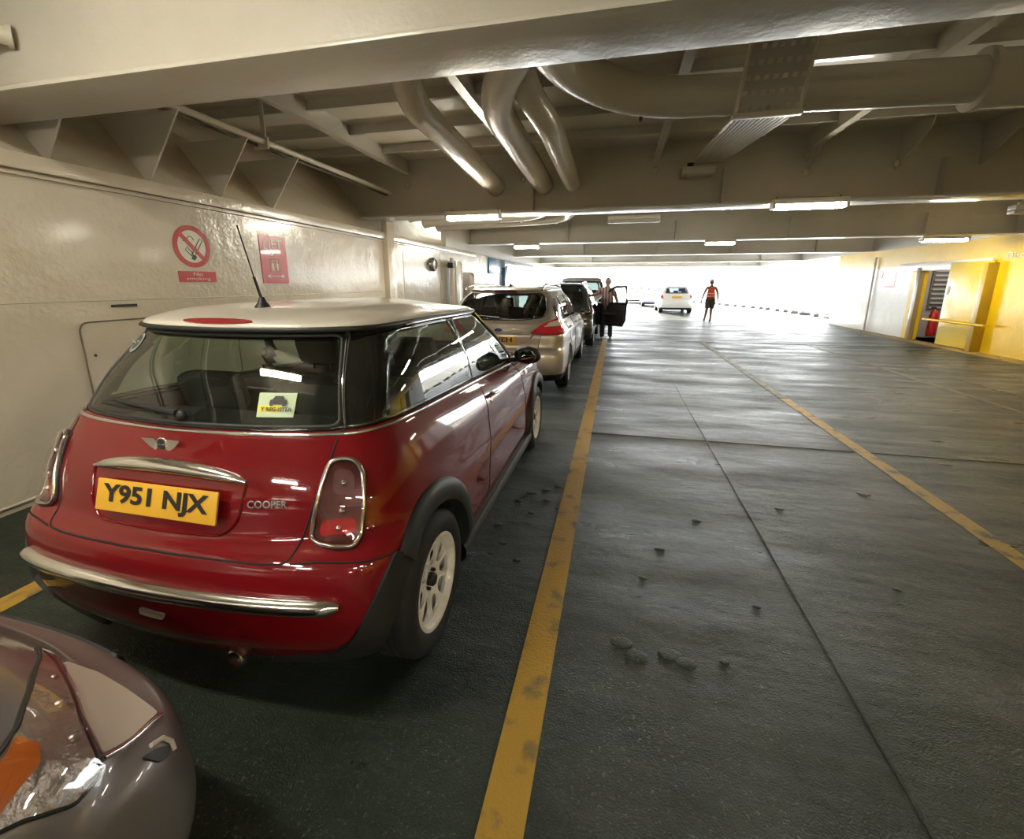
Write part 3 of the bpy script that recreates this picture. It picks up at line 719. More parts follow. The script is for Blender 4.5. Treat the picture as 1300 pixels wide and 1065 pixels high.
# perforated cable tray
def tray():
    e = empty('cable_tray', (1.16, 7.04, 3.2)); tag(e, 'perforated metal cable tray sloping down under the crosswise pipe', 'cable tray')
    A = [Vector((1.16, 7.04, 3.22)), Vector((.99, 3.85, 2.76)), Vector((1.07, 3.80, 3.42))]
    m = mat('galvanised_mesh', (.50, .47, .42), .35, .5)
    for (a, b, nm, w) in ((A[0], A[1], 'lower_mesh', .40), (A[1], A[2], 'upper_mesh', .42)):
        bm = bmesh.new(); d = (b-a); L = d.length; d.normalize(); r = Vector((1, 0, 0)); n = r.cross(d)
        big = nm == 'upper_mesh'; nx = 7 if big else 12; ny = int(L/(.085 if big else .036)); f = .52 if big else .70
        def P(u, v): return a-A[0]+r*(u-.5)*w+d*v*L
        for i in range(nx):
            for j in range(ny):
                sh = (.5 if j % 2 else 0)
                u0, u1 = (i)/nx, (i+1)/nx; v0, v1 = j/ny, (j+1)/ny
                hu = (u1-u0)*(1-f)/2; hv = (v1-v0)*(1-(f*.62 if big else f))/2
                o_ = [P(u0, v0), P(u1, v0), P(u1, v1), P(u0, v1)]; i_ = [P(u0+hu, v0+hv), P(u1-hu, v0+hv), P(u1-hu, v1-hv), P(u0+hu, v1-hv)]
                vo = [bm.verts.new(p) for p in o_]; vi = [bm.verts.new(p) for p in i_]
                for k in range(4): bm.faces.new([vo[k], vo[(k+1) % 4], vi[(k+1) % 4], vi[k]])
        bmesh.ops.remove_doubles(bm, verts=bm.verts, dist=.0005)
        o = from_bm(nm, bm, m, e); md = o.modifiers.new('s', 'SOLIDIFY'); md.thickness = .003
        for sg in (-1, 1):
            s_ = a-A[0]+r*sg*w/2; t_ = b-A[0]+r*sg*w/2
            tube('side_rail', [s_+Vector((0, 0, .01)), t_+Vector((0, 0, .01))], .014, PIPEM, e, 6)
    bm = bmesh.new(); add_box(bm, A[1]-A[0], (.46, .06, .03), .004); from_bm('cross_strap', bm, PIPEM, e, True, .6)
    bm = bmesh.new(); add_box(bm, (0, -.02, -.01), (.46, .05, .03), .004); from_bm('cross_strap', bm, PIPEM, e, True, .6)
tray()
bx = empty('ceiling_box', (1.0, 6.93, 3.05)); tag(bx, 'small cream junction box on the beam below the cable tray', 'junction box')
box('box_body', (0, 0, 0), (.42, .24, .09), PIPEM, bx, .01); box('box_cover', (.02, 0, -.05), (.34, .18, .02), mat('clouded_cover', (.55, .55, .5), .2), bx, .008); box('cable_gland', (-.1, .0, .08), (.08, .05, .07), INK, bx, .01)

# lamps
LIT = mat('lit_diffuser', (1, .97, .86), .3, emit=(1.0, .93, .77), es=TUBE)
OFFM = mat('unlit_diffuser', (.55, .53, .48), .2)
def lamp(x, y, z, lit=True, w=.88, label='', rz=0):
    e = empty('ceiling_lamp', (x, y, z), rz); tag(e, label, 'ceiling lamp')
    box('lamp_housing', (0, 0, .05), (w, .16, .07), PIPEM, e, .015)
    box('diffuser', (0, 0, -.01), (w*.94, .13, .06), LIT if lit else OFFM, e, .028)
    for sx in (-.42, .42): box('mounting_bracket', (sx*w, 0, .10), (.03, .05, .06), PIPEM, e)
    for sx in (-1, 1): box('end_cap', (sx*w*.48, 0, -.006), (w*.05, .145, .066), mat('end_cap_clear', (.6, .56, .46), .2), e, .02)
    return e
lamp(-2.19, 6.82, 2.545, True, label='lit strip lamp below the beam on the left, above the red car')
lamp(2.38, 6.82, 2.545, True, label='lit strip lamp below the same beam right of centre')
lamp(7.0, 12.1, 2.50, True, label='lit strip lamp near the yellow wall doorway')
lamp(2.4, 12.1, 2.52, True, .7, label='lit strip lamp under the third beam, mid deck')
lamp(.25, 9.1, 2.72, False, .95, label='unlit strip lamp hanging behind the second beam')
lamp(6.3, 8.6, 2.62, False, 1.1, label='unlit strip lamp at the right edge behind the second beam')
lamp(-2.4, 12.1, 2.52, True, .7, label='lit strip lamp over the silver estate car')
lamp(-2.3, -2.9, 2.54, True, label='lit strip lamp behind the viewpoint, by the left wall')
lamp(2.3, -2.9, 2.54, True, label='lit strip lamp behind the viewpoint, mid deck')
lamp(6.4, -2.9, 2.54, True, label='strip lamp added for light behind the viewpoint, by the yellow wall')  # unseen lamp, added to brighten the near deck and deckhead
lamp(-2.3, .2, 3.28, True, label='unseen strip lamp added for light high above the near car')  # added out of view to light the deckhead and left wall
for x_, w_ in ((-2.3, 'by the left wall'), (2.3, 'at mid deck'), (6.4, 'by the yellow wall')):  # two unseen lamp rows, added to lift the light on the beams
    lamp(x_, -8.08, 2.54, True, label='strip lamp added for light on the far beam behind the viewpoint, '+w_)
    lamp(x_, -5.5, 3.28, True, label='strip lamp added for light high between the beams behind the viewpoint, '+w_)
lamp(RX+.9, 14.6, 2.36, True, .22, label='lit strip lamp inside the doorway of the yellow wall')
bx = empty('ceiling_box', (.13, 8.6, 2.9)); tag(bx, 'small pale box on the deckhead beside the unlit strip lamp', 'junction box'); box('box_body', (0, 0, 0), (.36, .14, .07), PIPEM, bx, .01); box('box_stem', (0, 0, .3), (.04, .04, .56), PIPEM, bx)

# signs painted on the left wall
SR = mat('sign_red', (.52, .02, .03), .3, 0, .4); SW = mat('sign_white', (.74, .70, .60), .35, 0, .3)
def ring_prism(bm, c, r0, r1, x, d, n=48):
    a = [bm.verts.new((x, c[0]+r*math.cos(2*PI*k/n), c[1]+r*math.sin(2*PI*k/n))) for r in (r0, r1) for k in range(n)]
    b = [bm.verts.new(v.co+Vector((d, 0, 0))) for v in a]
    for k in range(n):
        j = (k+1) % n
        bm.faces.new([b[k], b[j], b[n+j], b[n+k]]); bm.faces.new([a[n+k], a[n+j], b[n+j], b[n+k]]); bm.faces.new([a[k], a[j], b[j], b[k]])
s = empty('no_smoking_sign', (WX, 3.62, 1.62)); tag(s, 'round red no smoking sign with a red caption plate on the left wall', 'sign')
bm = bmesh.new(); n = 40; prism(bm, [(.0, .197*math.cos(2*PI*k/n), .28+.197*math.sin(2*PI*k/n)) for k in range(n)], (.004, 0, 0)); from_bm('sign_disc', bm, SW, s)
bm = bmesh.new(); ring_prism(bm, (0, .28), .150, .195, .004, .003)
d_ = Vector((0, .7071, -.7071)); u_ = Vector((0, .7071, .7071)); c_ = Vector((.004, 0, .28))
prism(bm, [c_-d_*.16-u_*.018, c_+d_*.16-u_*.018, c_+d_*.16+u_*.018, c_-d_*.16+u_*.018], (.004, 0, 0)); from_bm('prohibition_ring', bm, SR, s)
def outline(bm, pts, w, x): add_tube(bm, [(x, a, b) for a, b in pts], w, 6, closed=True)
bm = bmesh.new(); c = (.005, 0, .28)
ang = math.radians(55); dd = Vector((math.cos(ang), math.sin(ang))); nn = Vector((-dd.y, dd.x)); q0 = Vector((-.005, .195))
outline(bm, [tuple(q0-nn*.016), tuple(q0+dd*.19-nn*.016), tuple(q0+dd*.19+nn*.016), tuple(q0+nn*.016)], .003, .006)
outline(bm, [(-.02, .19), (-.075, .25), (-.055, .275), (.0, .215)], .003, .006)
add_tube(bm, [(.006, -.05, .34), (.006, -.02, .375), (.006, .01, .37), (.006, .025, .345)], .003, 6); add_tube(bm, [(.006, -.09, .325), (.006, -.07, .335), (.006, -.05, .325)], .003, 6)
prism(bm, [(.004, -.025, .165), (.004, .01, .152), (.004, .035, .19), (.004, 0, .205)], (.003, 0, 0)); from_bm('cigarette_symbol', bm, INK, s)
bm = bmesh.new(); add_box(bm, (.003, .02, -.0), (.006, .40, .10)); from_bm('caption_plate', bm, SR, s)
text_mesh('caption_text', 'No', .10, .032, (.0062, -.03, .008), (0, 1, 0), (0, 0, 1), SW, s, .001); text_mesh('caption_text', 'smoking', .26, .038, (.0062, -.11, -.042), (0, 1, 0), (0, 0, 1), SW, s, .001)
s = empty('lift_sign', (WX, 4.68, 1.57)); tag(s, 'red rectangular LIFT sign with people symbol and arrow on the left wall', 'sign')
bm = bmesh.new(); add_box(bm, (.003, 0, .26), (.006, .42, .54)); from_bm('sign_plate', bm, SR, s)
text_mesh('sign_text', 'LIFT', .30, .12, (.0062, -.15, .375), (0, 1, 0), (0, 0, 1), SW, s, .001)
bm = bmesh.new()
outline(bm, [(-.07, .12), (.07, .12), (.07, .27), (-.07, .27)], .006, .006)
for y in (-.035, .035):
    prism(bm, [(.006, y-.018, .135), (.006, y+.018, .135), (.006, y+.018, .22), (.006, y-.018, .22)], (.003, 0, 0)); ellipsoid(bm, (.006, y, .24), (.004, .014, .014), 8)
for y, sg in ((-.035, 1), (.035, -1)):
    prism(bm, [(.006, y-.018, .325-.018*sg), (.006, y+.018, .325-.018*sg), (.006, y, .325+.022*sg)][::1], (.003, 0, 0))
add_box(bm, (.007, .0, .07), (.003, .22, .010)); prism(bm, [(.006, -.15, .07), (.006, -.09, .045), (.006, -.09, .095)], (.003, 0, 0)); prism(bm, [(.006, .15, .07), (.006, .09, .045), (.006, .09, .095)], (.003, 0, 0))
from_bm('sign_symbols', bm, SW, s)
s = empty('warning_sign', (RX-.004, 16.4, 1.68)); tag(s, 'tall red notice on the white part of the right wall', 'sign'); box('sign_plate', (0, 0, 0), (.006, .5, .46), SR, s)
for k in range(4): box('text_line', (-.004, 0, .15-k*.1), (.004, .4, .04), SW, s)
s = empty('round_sign', (RX-.004, 17.0, 1.84)); tag(s, 'small round red sign beside the post on the white wall', 'sign')
bm = bmesh.new(); ring_prism(bm, (0, 0), .10, .14, 0, -.006, 28); from_bm('sign_ring', bm, SR, s)
bm = bmesh.new(); prism(bm, [(0, .11*math.cos(k*PI/10), .11*math.sin(k*PI/10)) for k in range(20)], (-.003, 0, 0)); from_bm('sign_face', bm, SW, s)

# ------------------------------------------------------------------ the red three-door hatchback
def red_car():
    c = Car('car', 'red three-door hatchback with a cream roof and chrome bumper strip parked nearest', 'car', (-1.53, 1.56, 0), 0)
    zb = lambda r, f: [(-.5, r), (0, r), (2.5, f), (3.2, f)]
    c.shell([
        dict(hw=.70, yr=-.36, yf=3.00, z=.17, rb=.8, fb=.8),
        dict(hw=.79, yr=-.485, yf=3.06, z=[(-.5, .245), (0, .19), (2.5, .19), (3.1, .22)], rb=.9, fb=.9, sharp=True),
        dict(hw=.836, yr=-.548, yf=3.12, z=[(-.5, .36), (.3, .34), (3, .34)], rb=.8),
        dict(hw=.840, yr=-.555, yf=3.14, z=.49, rb=.75),
        dict(hw=.840, yr=-.548, yf=3.13, z=.60, rb=.75),
        dict(hw=.836, yr=-.522, yf=3.12, z=.665, rb=.8),
        dict(hw=.824, yr=-.485, yf=3.09, z=[(-.5, .715), (0, .73), (3, .72)], rb=.95),
        dict(hw=.808, yr=-.455, yf=3.00, z=[(-.5, .83), (2.4, .82), (3, .80)], rb=.95),
        dict(hw=.774, yr=-.408, yf=2.90, z=[(-.5, .94), (0, .93), (1.8, .885), (2.4, .87), (3, .84)], rb=.9),
        dict(hw=.735, yr=-.355, yf=2.78, z=[(-.5, 1.03), (0, 1.02), (1.8, .925), (2.3, .91), (2.9, .865)], rb=.85, fb=1.1, sharp=True),
        dict(hw=.715, yr=-.338, yf=2.42, z=[(-.5, 1.045), (0, 1.035), (1.8, .945), (2.3, .975)], rb=.85, fb=1.3, sharp=True),
        dict(hw=.675, yr=-.235, yf=2.05, z=[(-.5, 1.20), (1.8, 1.15), (2.2, 1.16)], rb=.8, fb=1.2),
        dict(hw=.600, yr=-.10, yf=1.68, z=[(-.5, 1.362), (.6, 1.37), (1.7, 1.358)], rb=.95, fb=1.1, sharp=True),
        dict(hw=.594, yr=-.14, yf=1.66, z=[(-.5, 1.383), (.6, 1.39), (1.7, 1.376)], rb=.95, fb=1.1),
        dict(hw=.555, yr=-.10, yf=1.60, z=[(-.5, 1.412), (.6, 1.418), (1.7, 1.394)], rb=.9, fb=1.0),
        dict(hw=.44, yr=.08, yf=1.40, z=[(-.5, 1.44), (.6, 1.452), (1.5, 1.41)], rb=.6, fb=.8),
        dict(hw=.22, yr=.35, yf=1.10, z=1.462, rb=.4, fb=.5),
        dict(hw=.0, yr=.5, yf=.9, z=1.464, rb=.1, fb=.1)], sc=8, sr=8)
    WH = [(0, .30), (2.467, .30)]; WR = .345
    rear_win = [(-.59, 1.055), (.59, 1.055), (.545, 1.20), (.485, 1.352), (-.485, 1.352), (-.545, 1.20)]
    quarter = [(-.10, 1.045), (.40, 1.03), (.88, 1.002), (.87, 1.15), (.83, 1.345), (.22, 1.35), (.12, 1.33), (.0, 1.18)]
    door_w = [(.915, 1.0), (1.90, .955), (1.58, 1.16), (1.30, 1.345), (.865, 1.348), (.905, 1.15)]
    wind = [(-.60, 1.02), (.60, 1.02), (.50, 1.32), (-.50, 1.32)]
    holes = [(rear_win, 0, False), (quarter, 90, True), (door_w, 90, True), (wind, 180, False)]
    c.panels([('body', 0, 10, RED), ('pillars', 10, 12.02, BLACKGLOSS), ('roof', 12.02, 18, WHITE_ROOF)], WH, WR+.018, holes, inner=SEAT)
    underbody(c, -.36, 2.95, .79, WH, WR)
    tub = bmesh.new(); add_box(tub, (0, 1.2, .40), (1.3, 2.6, .04)); from_bm('cabin_floor', tub, SEAT, c.root)
    # glass
    W = .02
    c.patch('rear_window', rear_win, 0, GLASS_D, off=.003, rad=.03, solid=False)
    c.ring('window_seal', rear_win, 0, .008, BLACKPL, 0, False)
    c.pair('quarter_window', quarter, 90, GLASS_S, off=.003, rad=.02, solid=False)
    c.pair('door_window', door_w, 90, GLASS_S, off=.003, rad=.02, solid=False)
    c.patch('windscreen', wind, 180, GLASS_S, off=.003, solid=False)
    # belt chrome, roof gutter
    lv = c.lev; import itertools
    def ringline(level, cols, off=.004):
        i = min(range(len(lv)), key=lambda k: abs(lv[k]-level)); r = c.G[i]
        return [Vector(r[k]) + Vector((off if r[k][0] > .3 else 0, -off if r[k][1] < .2 else 0, 0)) for k in cols]
    N = c.G.shape[1]
    rl = ringline(9.5, range(0, int(N*.80))); rl = [Vector((-p.x, p.y, p.z)) for p in rl[::-1][:-1]]+rl
    tube('belt_trim', rl, .0075, CHROME, c.root, 8)
    rl = ringline(12.6, range(int(N*.0), int(N*.78)), .004); rl = [Vector((-p.x, p.y, p.z)) for p in rl[::-1][:-1]]+rl
    tube('roof_gutter', rl, .011, BLACKPL, c.root, 8)
    for sg in (1, -1):
        p = ringline(12.2, range(int(N*.30), int(N*.76)), .008); p = [Vector((v.x*sg, v.y, v.z)) for v in p]; tube('gutter_trim', p, .006, CHROME, c.root, 6)
        # A pillar bright edge
        a = [c.hit(y, z, 90)[0] for (y, z) in ((1.33, 1.36), (1.63, 1.17), (1.94, .955))]
        tube('pillar_trim', [Vector((v.x*sg+.006*sg, v.y+.02, v.z)) for v in a], .008, CHROME, c.root, 6)
    # shut lines
    gap = mat('panel_gap_dark', (.012, .004, .004), .8)
    hatch = smooth_poly([(.60, 1.05), (.595, .945), (.572, .827), (.548, .73), (.525, .655), (.44, .652), (.25, .656), (0, .66), (0, 1)], .03)[6:-12]+[(0, .66)]
    c.strip('hatch_gap', [(.60, 1.045)]+hatch, 0, .0042, gap, -.001)
    c.strip('hatch_gap', [(.608, 1.045), (.56, 1.20), (.50, 1.37)], 0, .0045, BLACKPL, .0)
    c.strip('hatch_edge', [(.600, 1.06), (.552, 1.20), (.492, 1.365)], 0, .0025, CHROME, .003)
    c.strip('door_gap', [(.955, .985), (.93, .9), (.895, .78), (.86, .64), (.82, .42), (.81, .28)], 90, .004, gap, -.001)
    c.strip('door_gap', [(1.86, .93), (1.90, .8), (1.92, .6), (1.93, .36), (1.94, .30)], 90, .004, gap, -.001)
    c.strip('bumper_gap', [(.125, .655), (.21, .660), (.30, .654), (.455, .638)], 38, .004, gap, -.001)
    # tail lamps: rear corner
    lamp = [(.200, .722), (.214, .704), (.265, .690), (.325, .688), (.350, .712), (.366, .789), (.377, .913), (.357, .950), (.312, .958), (.278, .948), (.252, .898), (.218, .801)]
    for fl in (False, True):
        l = c.patch('tail_lamp', lamp, 38, mat('lamp_bowl', (.10, .018, .02), .3, .2), off=.006, rad=.03, flip=fl, bulge=.006)
        c.ring('lamp_seal', lamp, 38, .011, BLACKPL, .003, False, l, .03, flip=fl); c.ring('lamp_bezel', lamp, 38, .008, CHROME, .012, False, l, .03, flip=fl)
        g = c.patch('lamp_lens', lamp, 38, LENS, off=.022, rad=.03, flip=fl, bulge=.012, parent=l)
        b = c.patch('brake_lens', [(.222, .722), (.33, .712), (.345, .775), (.236, .775)], 38, REDLENS, off=.012, rad=.03, flip=fl, parent=l, thick=0)
        c.patch('indicator_bowl', [(.275, .85), (.345, .85), (.35, .92), (.29, .93)], 38, mat('smoked_bowl', (.16, .08, .08), .3, .3), off=.012, rad=.03, flip=fl, parent=l, thick=0)
        for (a, z) in ((.315, .885), (.30, .80), (.285, .745)):
            h, n, d = c.hit(a, z, 38); bm = bmesh.new(); q = h+n*.010; q.x *= (-1 if fl else 1); ellipsoid(bm, q, (.012, .012, .012), 12); from_bm('bulb', bm, CHROME, l, True)
    # bumper strip
    pts = c.path([(x, .530-.012*(x/.7)**2) for x in np.linspace(-.695, .695, 41)], 0, .006)
    r = [.030*min(1, .45+30*min(k, len(pts)-1-k)/len(pts)) for k in range(len(pts))]
    tube('bumper_strip', pts, r, CHROME, c.root, 14, up=(0, 0, 1))
    # handle bar over plate
    pts = []
    for k in range(31):
        t = k/30*2-1; x = t*.335; h, n, d = c.hit(x, .922-.032*abs(t)**2.2, 0); pts.append(h+n*.004)
    r = [.029*max(.10, (1-abs(k/15-1)**3.2))**.6 for k in range(31)]
    tube('hatch_handle', pts, r, CHROME, c.root, 14, up=(0, 0, 1))
    # recess around the plate: raised lip
    lip = [(-.335, .885), (-.325, .77), (-.27, .715), (.27, .715), (.325, .77), (.335, .885)]
    line = smooth_poly(lip+[(0, .9)], .05)[:-6]
    c.strip('plate_surround', lip[0:1]+line[6:-6]+lip[-1:], 0, .010, RED, -.002, False, sx=.6)
    plate(c, 'Y951 NJX', -.474, .818, .29, x0=.01, cw=.455)
    # badge
    h, n, d = c.hit(-.03, .985, 0)
    b = empty('badge', (0, 0, 0)); 
    bpy.data.objects.remove(b)
    bm = bmesh.new()
    for sg in (1, -1):
        w = [(.018, -.014), (.03, -.022), (.055, -.008), (.082, .016), (.084, .022), (.03, .022), (.018, .012)]
        prism(bm, [h+Vector((sg*a, -.004-.12*0, b_))+n*.002 for a, b_ in w][::sg], n*.005)
    up = Vector((1, 0, 0)).cross(n); up = -up if up.z < 0 else up
    ellipsoid(bm, h+n*.004, (.029, .006, .028), 20)
    bo = from_bm('winged_badge', bm, CHROME, c.root, True, .5)
    bm = bmesh.new(); ellipsoid(bm, h+n*.0075, (.023, .005, .022), 20); tag(from_bm('badge_disc', bm, INK, bo, True), 'black disc of the badge')
    text_mesh('badge_text', 'MINI', .03, .009, h+n*.0145+Vector((-.015, 0, -.0045)), (1, 0, 0), up, CHROME, bo, .001)
    h, n, d = c.hit(.50, .80, 0); r_ = n.cross(Vector((0, 0, 1))).normalized(); r_ = -r_ if r_.x < 0 else r_; up = r_.cross(n); up = -up if up.z < 0 else up
    h, n, d = c.hit(.355, .812, 0); text_mesh('model_lettering', 'COOPER', .135, .026, h+n*.004, r_, up, CHROME, c.root, .006, bold=.02)
    # high brake lamp on the roof's rear edge
    c.patch('high_brake_lamp', [(.165*math.cos(a), 1.405+.008*math.sin(a)) for a in np.linspace(0, 2*PI, 25)[:-1]], 0, mat('high_lamp_red', (.28, .01, .012), .2, 0, .5), off=.006, rad=0, step=.04)
    # wiper
    hp = [c.hit(x, z, 0) for (x, z) in ((.0, 1.078), (-.08, 1.085), (-.22, 1.092), (-.36, 1.096))]
    tube('rear_wiper', [h+n*(.028 if k < 3 else .014) for k, (h, n, d) in enumerate(hp)], [.014, .011, .007, .005], INK, c.root, 8)
    hp = [c.hit(x, z, 0) for (x, z) in ((-.12, 1.078), (-.28, 1.082), (-.44, 1.082))]
    tube('wiper_blade', [h+n*.010 for (h, n, d) in hp], .006, INK, c.root, 6)
    bm = bmesh.new(); h, n, d = c.hit(.0, 1.076, 0); ellipsoid(bm, h+n*.012, (.03, .02, .022), 14); from_bm('wiper_boss', bm, INK, c.root, True)
    # stickers
    st = [(.298, 1.083), (.430, 1.083), (.418, 1.160), (.280, 1.160)]
    so_ = c.patch('window_sticker', st, 0, mat('sticker_green', (.50, .62, .42), .5), off=.007, rad=0, thick=-.005)
    c.patch('sticker_band', [(.298, 1.098), (.38, 1.098), (.378, 1.120), (.294, 1.120)], 0, mat('sticker_yellow', (.75, .65, .05), .5), off=.0075, rad=0, thick=-.005, parent=so_)
    h, n, d = c.hit(.302, 1.101, 0); r_ = Vector((0, 0, 1)).cross(n).normalized(); r_ = -r_ if r_.x < 0 else r_; up = r_.cross(n); up = -up if up.z < 0 else up
    text_mesh('sticker_text', 'Y REG-ISTER', .118, .015, h+n*.010+r_*.004, r_, up, INK, so_, .0008, bold=.02)
    bm = bmesh.new(); q = h+n*.010+r_*.065+up*.036
    for pl in ([(-.032, -.010), (.032, -.010), (.032, .006), (.022, .010), (.015, .022), (-.015, .022), (-.022, .010), (-.032, .006)], [(-.030, -.016), (-.018, -.016), (-.018, -.010), (-.030, -.010)], [(.018, -.016), (.030, -.016), (.030, -.010), (.018, -.010)]):
        prism(bm, [q+r_*a+up*b_ for a, b_ in pl], n*.0008)
    from_bm('sticker_car', bm, INK, so_)
    pc = [(-.475+.036*math.cos(a), 1.30+.036*math.sin(a)) for a in np.linspace(0, 2*PI, 20)[:-1]]
    ps = c.patch('round_sticker', pc, 0, mat('sticker_grey', (.30, .33, .30), .5), off=.006, rad=0, thick=-.004)
    pc = [(-.475+.026*math.cos(a), 1.30+.026*math.sin(a)) for a in np.linspace(0, 2*PI, 20)[:-1]]
    c.patch('sticker_centre', pc, 0, mat('sticker_dark', (.05, .07, .06), .5), off=.0068, rad=0, thick=-.004, parent=ps)
    h, n, d = c.hit(-.475, 1.30, 0); q = h+n*.008
    bm = bmesh.new()
    for sg in (1, -1): prism(bm, [q+Vector((.004*sg, 0, -.01)), q+Vector((.022*sg, 0, .0)), q+Vector((.022*sg, 0, .008)), q+Vector((.004*sg, 0, .008))], n*.0008)
    from_bm('sticker_wings', bm, mat('sticker_grey', (.3, .33, .3)), ps)
    # door handle
    for sg in (1, -1):
        hp = [c.hit(y, z, 90) for (y, z) in ((.985, .868), (1.01, .872), (1.10, .866), (1.165, .857))]
        pp = [h+n*(.006 if k in (0, 3) else .030) for k, (h, n, d) in enumerate(hp)]; pp = [Vector((p.x*sg, p.y, p.z)) for p in pp]
        dh = tube('door_handle', fillet(pp, .03, 5), .010, CHROME, c.root, 10)
        bm = bmesh.new(); h = hp[1][0]; ellipsoid(bm, Vector((h.x*sg, 1.06, .862)), (.006, .055, .024), 16); tag(from_bm('handle_recess', bm, BLACKPL, dh, True), 'dark recess behind the handle')
        bm = bmesh.new(); h = c.hit(1.0, .83, 90)[0]; ellipsoid(bm, Vector((h.x*sg, 1.0, .835)), (.006, .012, .012), 12); from_bm('lock', bm, CHROME, dh, True)
        # mirror
        px = sg*.875; bm = bmesh.new(); ellipsoid(bm, (px, 1.80, 1.005), (.108, .062, .070), 24)
        for v in bm.verts: v.co.y = max(v.co.y, 1.755)
        mo = from_bm('wing_mirror', bm, BLACKPL, c.root, True)
        bm = bmesh.new(); ellipsoid(bm, (px, 1.745, 1.005), (.084, .004, .052), 24, Matrix.Rotation(-.30*sg, 3, 'Z')); tag(from_bm('mirror_glass', bm, mat('mirror_glass', (.30, .33, .33), .03, 1), mo, True), 'oval mirror glass')
        tube('mirror_arm', [(sg*.70, 1.86, .945), (sg*.78, 1.84, .965), (px-.02*sg, 1.82, .985)], .022, BLACKPL, mo, 10)
    # side indicator scuttle
    c.pair('side_indicator', [(2.02, .80), (2.12, .81), (2.10, .84), (2.02, .845)], 90, mat('amber_lens', (.6, .2, .02), .2), off=.005, rad=.01)
    # arch cladding and sills
    for sg in (1, -1):
        for wi, (wy, wz) in enumerate(WH):
            bm = bmesh.new(); prev = None
            A0, A1 = (-.42, PI+.15) if wi == 1 else (-.14, PI*.738)
            n = 44
            for k in range(n+1):
                a = A0+(A1-A0)*k/n
                ro = .442
                ring = []
                for j, (f, off) in enumerate(((1, .001), (.93, .020), (.6, .034), (.2, .036), (0, .030))):
                    r_ = WR+(ro-WR)*f; y, z = wy+r_*math.cos(a), wz+r_*math.sin(a)
                    # surface x at outer radius, blended inwards
                    yo, zo = wy+ro*math.cos(a), wz+ro*math.sin(a)
                    q, nn, d = c.hit(max(yo, -.50), max(.25, zo), 90)
                    x = q.x
                    if wi == 0 and q.y < -.36: x = min(x, q.x)
                    ring.append(Vector((sg*(x+off), y, max(z, .165))))
                ring.append(Vector((ring[-1].x-sg*.07, ring[-1].y, ring[-1].z)))
                vs = [bm.verts.new(p) for p in ring]
                if prev:
                    for j in range(len(vs)-1): bm.faces.new([prev[j], prev[j+1], vs[j+1], vs[j]])
                prev = vs
            from_bm('arch_cladding', bm, BLACKPL, c.root, True, 1.0)
        bm = bmesh.new(); sil = [(.76, .165), (.838, .17), (.853, .20), (.855, .235), (.842, .262), (.815, .265)]
        v0 = [bm.verts.new((sg*a, .33, b_)) for a, b_ in sil]; v1 = [bm.verts.new((sg*a, 2.13, b_)) for a, b_ in sil]
        for j in range(len(sil)-1): bm.faces.new([v0[j], v0[j+1], v1[j+1], v1[j]])
        from_bm('sill', bm, BLACKPL, c.root, True, .9)
    clad = [(.207, .645), (.255, .612), (.300, .575), (.226, .487), (.168, .39), (.150, .30), (.125, .19), (.02, .20), (-.16, .235), (-.02, .29), (.035, .37), (.097, .493), (.150, .578)]
    c.pair('bumper_cladding', clad, 55, BLACKPL, off=.016, rad=.02, thick=.03, step=.04)
    # wheels
    for (wy, wz) in WH:
        for sg in (1, -1): make_wheel(c, wy, wz, .842, sg, .302, .195, .185, WHEELWHITE, 'oval')
    # exhaust, fog
    bm = bmesh.new(); ME = Matrix.Translation((.26, -.50, .245)) @ Matrix.Rotation(PI/2, 4, 'Z')
    lathe(bm, [(.030, -.28), (.034, 0), (.030, .004), (.028, -.02), (.026, -.12), (.001, -.12)], Matrix.Translation((.26, -.49, .235)) @ Matrix.Rotation(-PI/2, 4, 'Z'), 20)
    from_bm('exhaust', bm, CHROME, c.root, True, .6)
    c.patch('rear_fog_lamp', [(-.04, .425), (.06, .418), (.07, .442), (-.035, .452)], 0, mat('fog_lens', (.5, .47, .42), .2), off=.006, rad=.01)
    # aerial
    zt = c.hit(.0, .13, 'top')[0].z; bm = bmesh.new()
    lathe(bm, [(.036, -.006), (.032, .004), (.018, .022), (.011, .042), (.001, .046)], Matrix.Translation((0, .13, zt)) @ Matrix.Rotation(-PI/2, 4, 'Y'), 18)
    ao = from_bm('aerial', bm, INK, c.root, True, .7)
    tube('aerial_rod', [(0, .13, zt+.03), (0, .10, zt+.13)], .006, INK, ao, 8)
    tube('aerial_rod', [(0, .10, zt+.13), (0, .045, zt+.335)], .0028, INK, ao, 6)
    # cabin
    for sx in (-.34, .34): seat(c, sx, 1.15, .32, SEAT, .48, True, .60)
    for sx in (-.30, .30): seat(c, sx, .32, .36, SEAT, .54, True, .48)
    box('parcel_shelf', (0, -.10, .98), (1.1, .30, .02), SEAT, c.root); 
    bm = bmesh.new(); add_box(bm, (0, 1.95, .82), (1.30, .42, .24), .06); from_bm('dashboard', bm, SEAT, c.root, True, 1)
    tube('steering_wheel', [(.34+.18*math.cos(a), 1.66-.06*math.sin(a), .90+.17*math.sin(a)) for a in np.linspace(0, 2*PI, 25)[:-1]], .014, INK, c.root, 8, closed=True)
    box('rear_view_mirror', (0, 1.62, 1.27), (.22, .03, .06), INK, c.root, .01)
    box('door_card', (.70, 1.4, .62), (.03, .9, .55), SEAT, c.root); box('door_card', (-.70, 1.4, .62), (.03, .9, .55), SEAT, c.root)
    return c
mini = red_car()

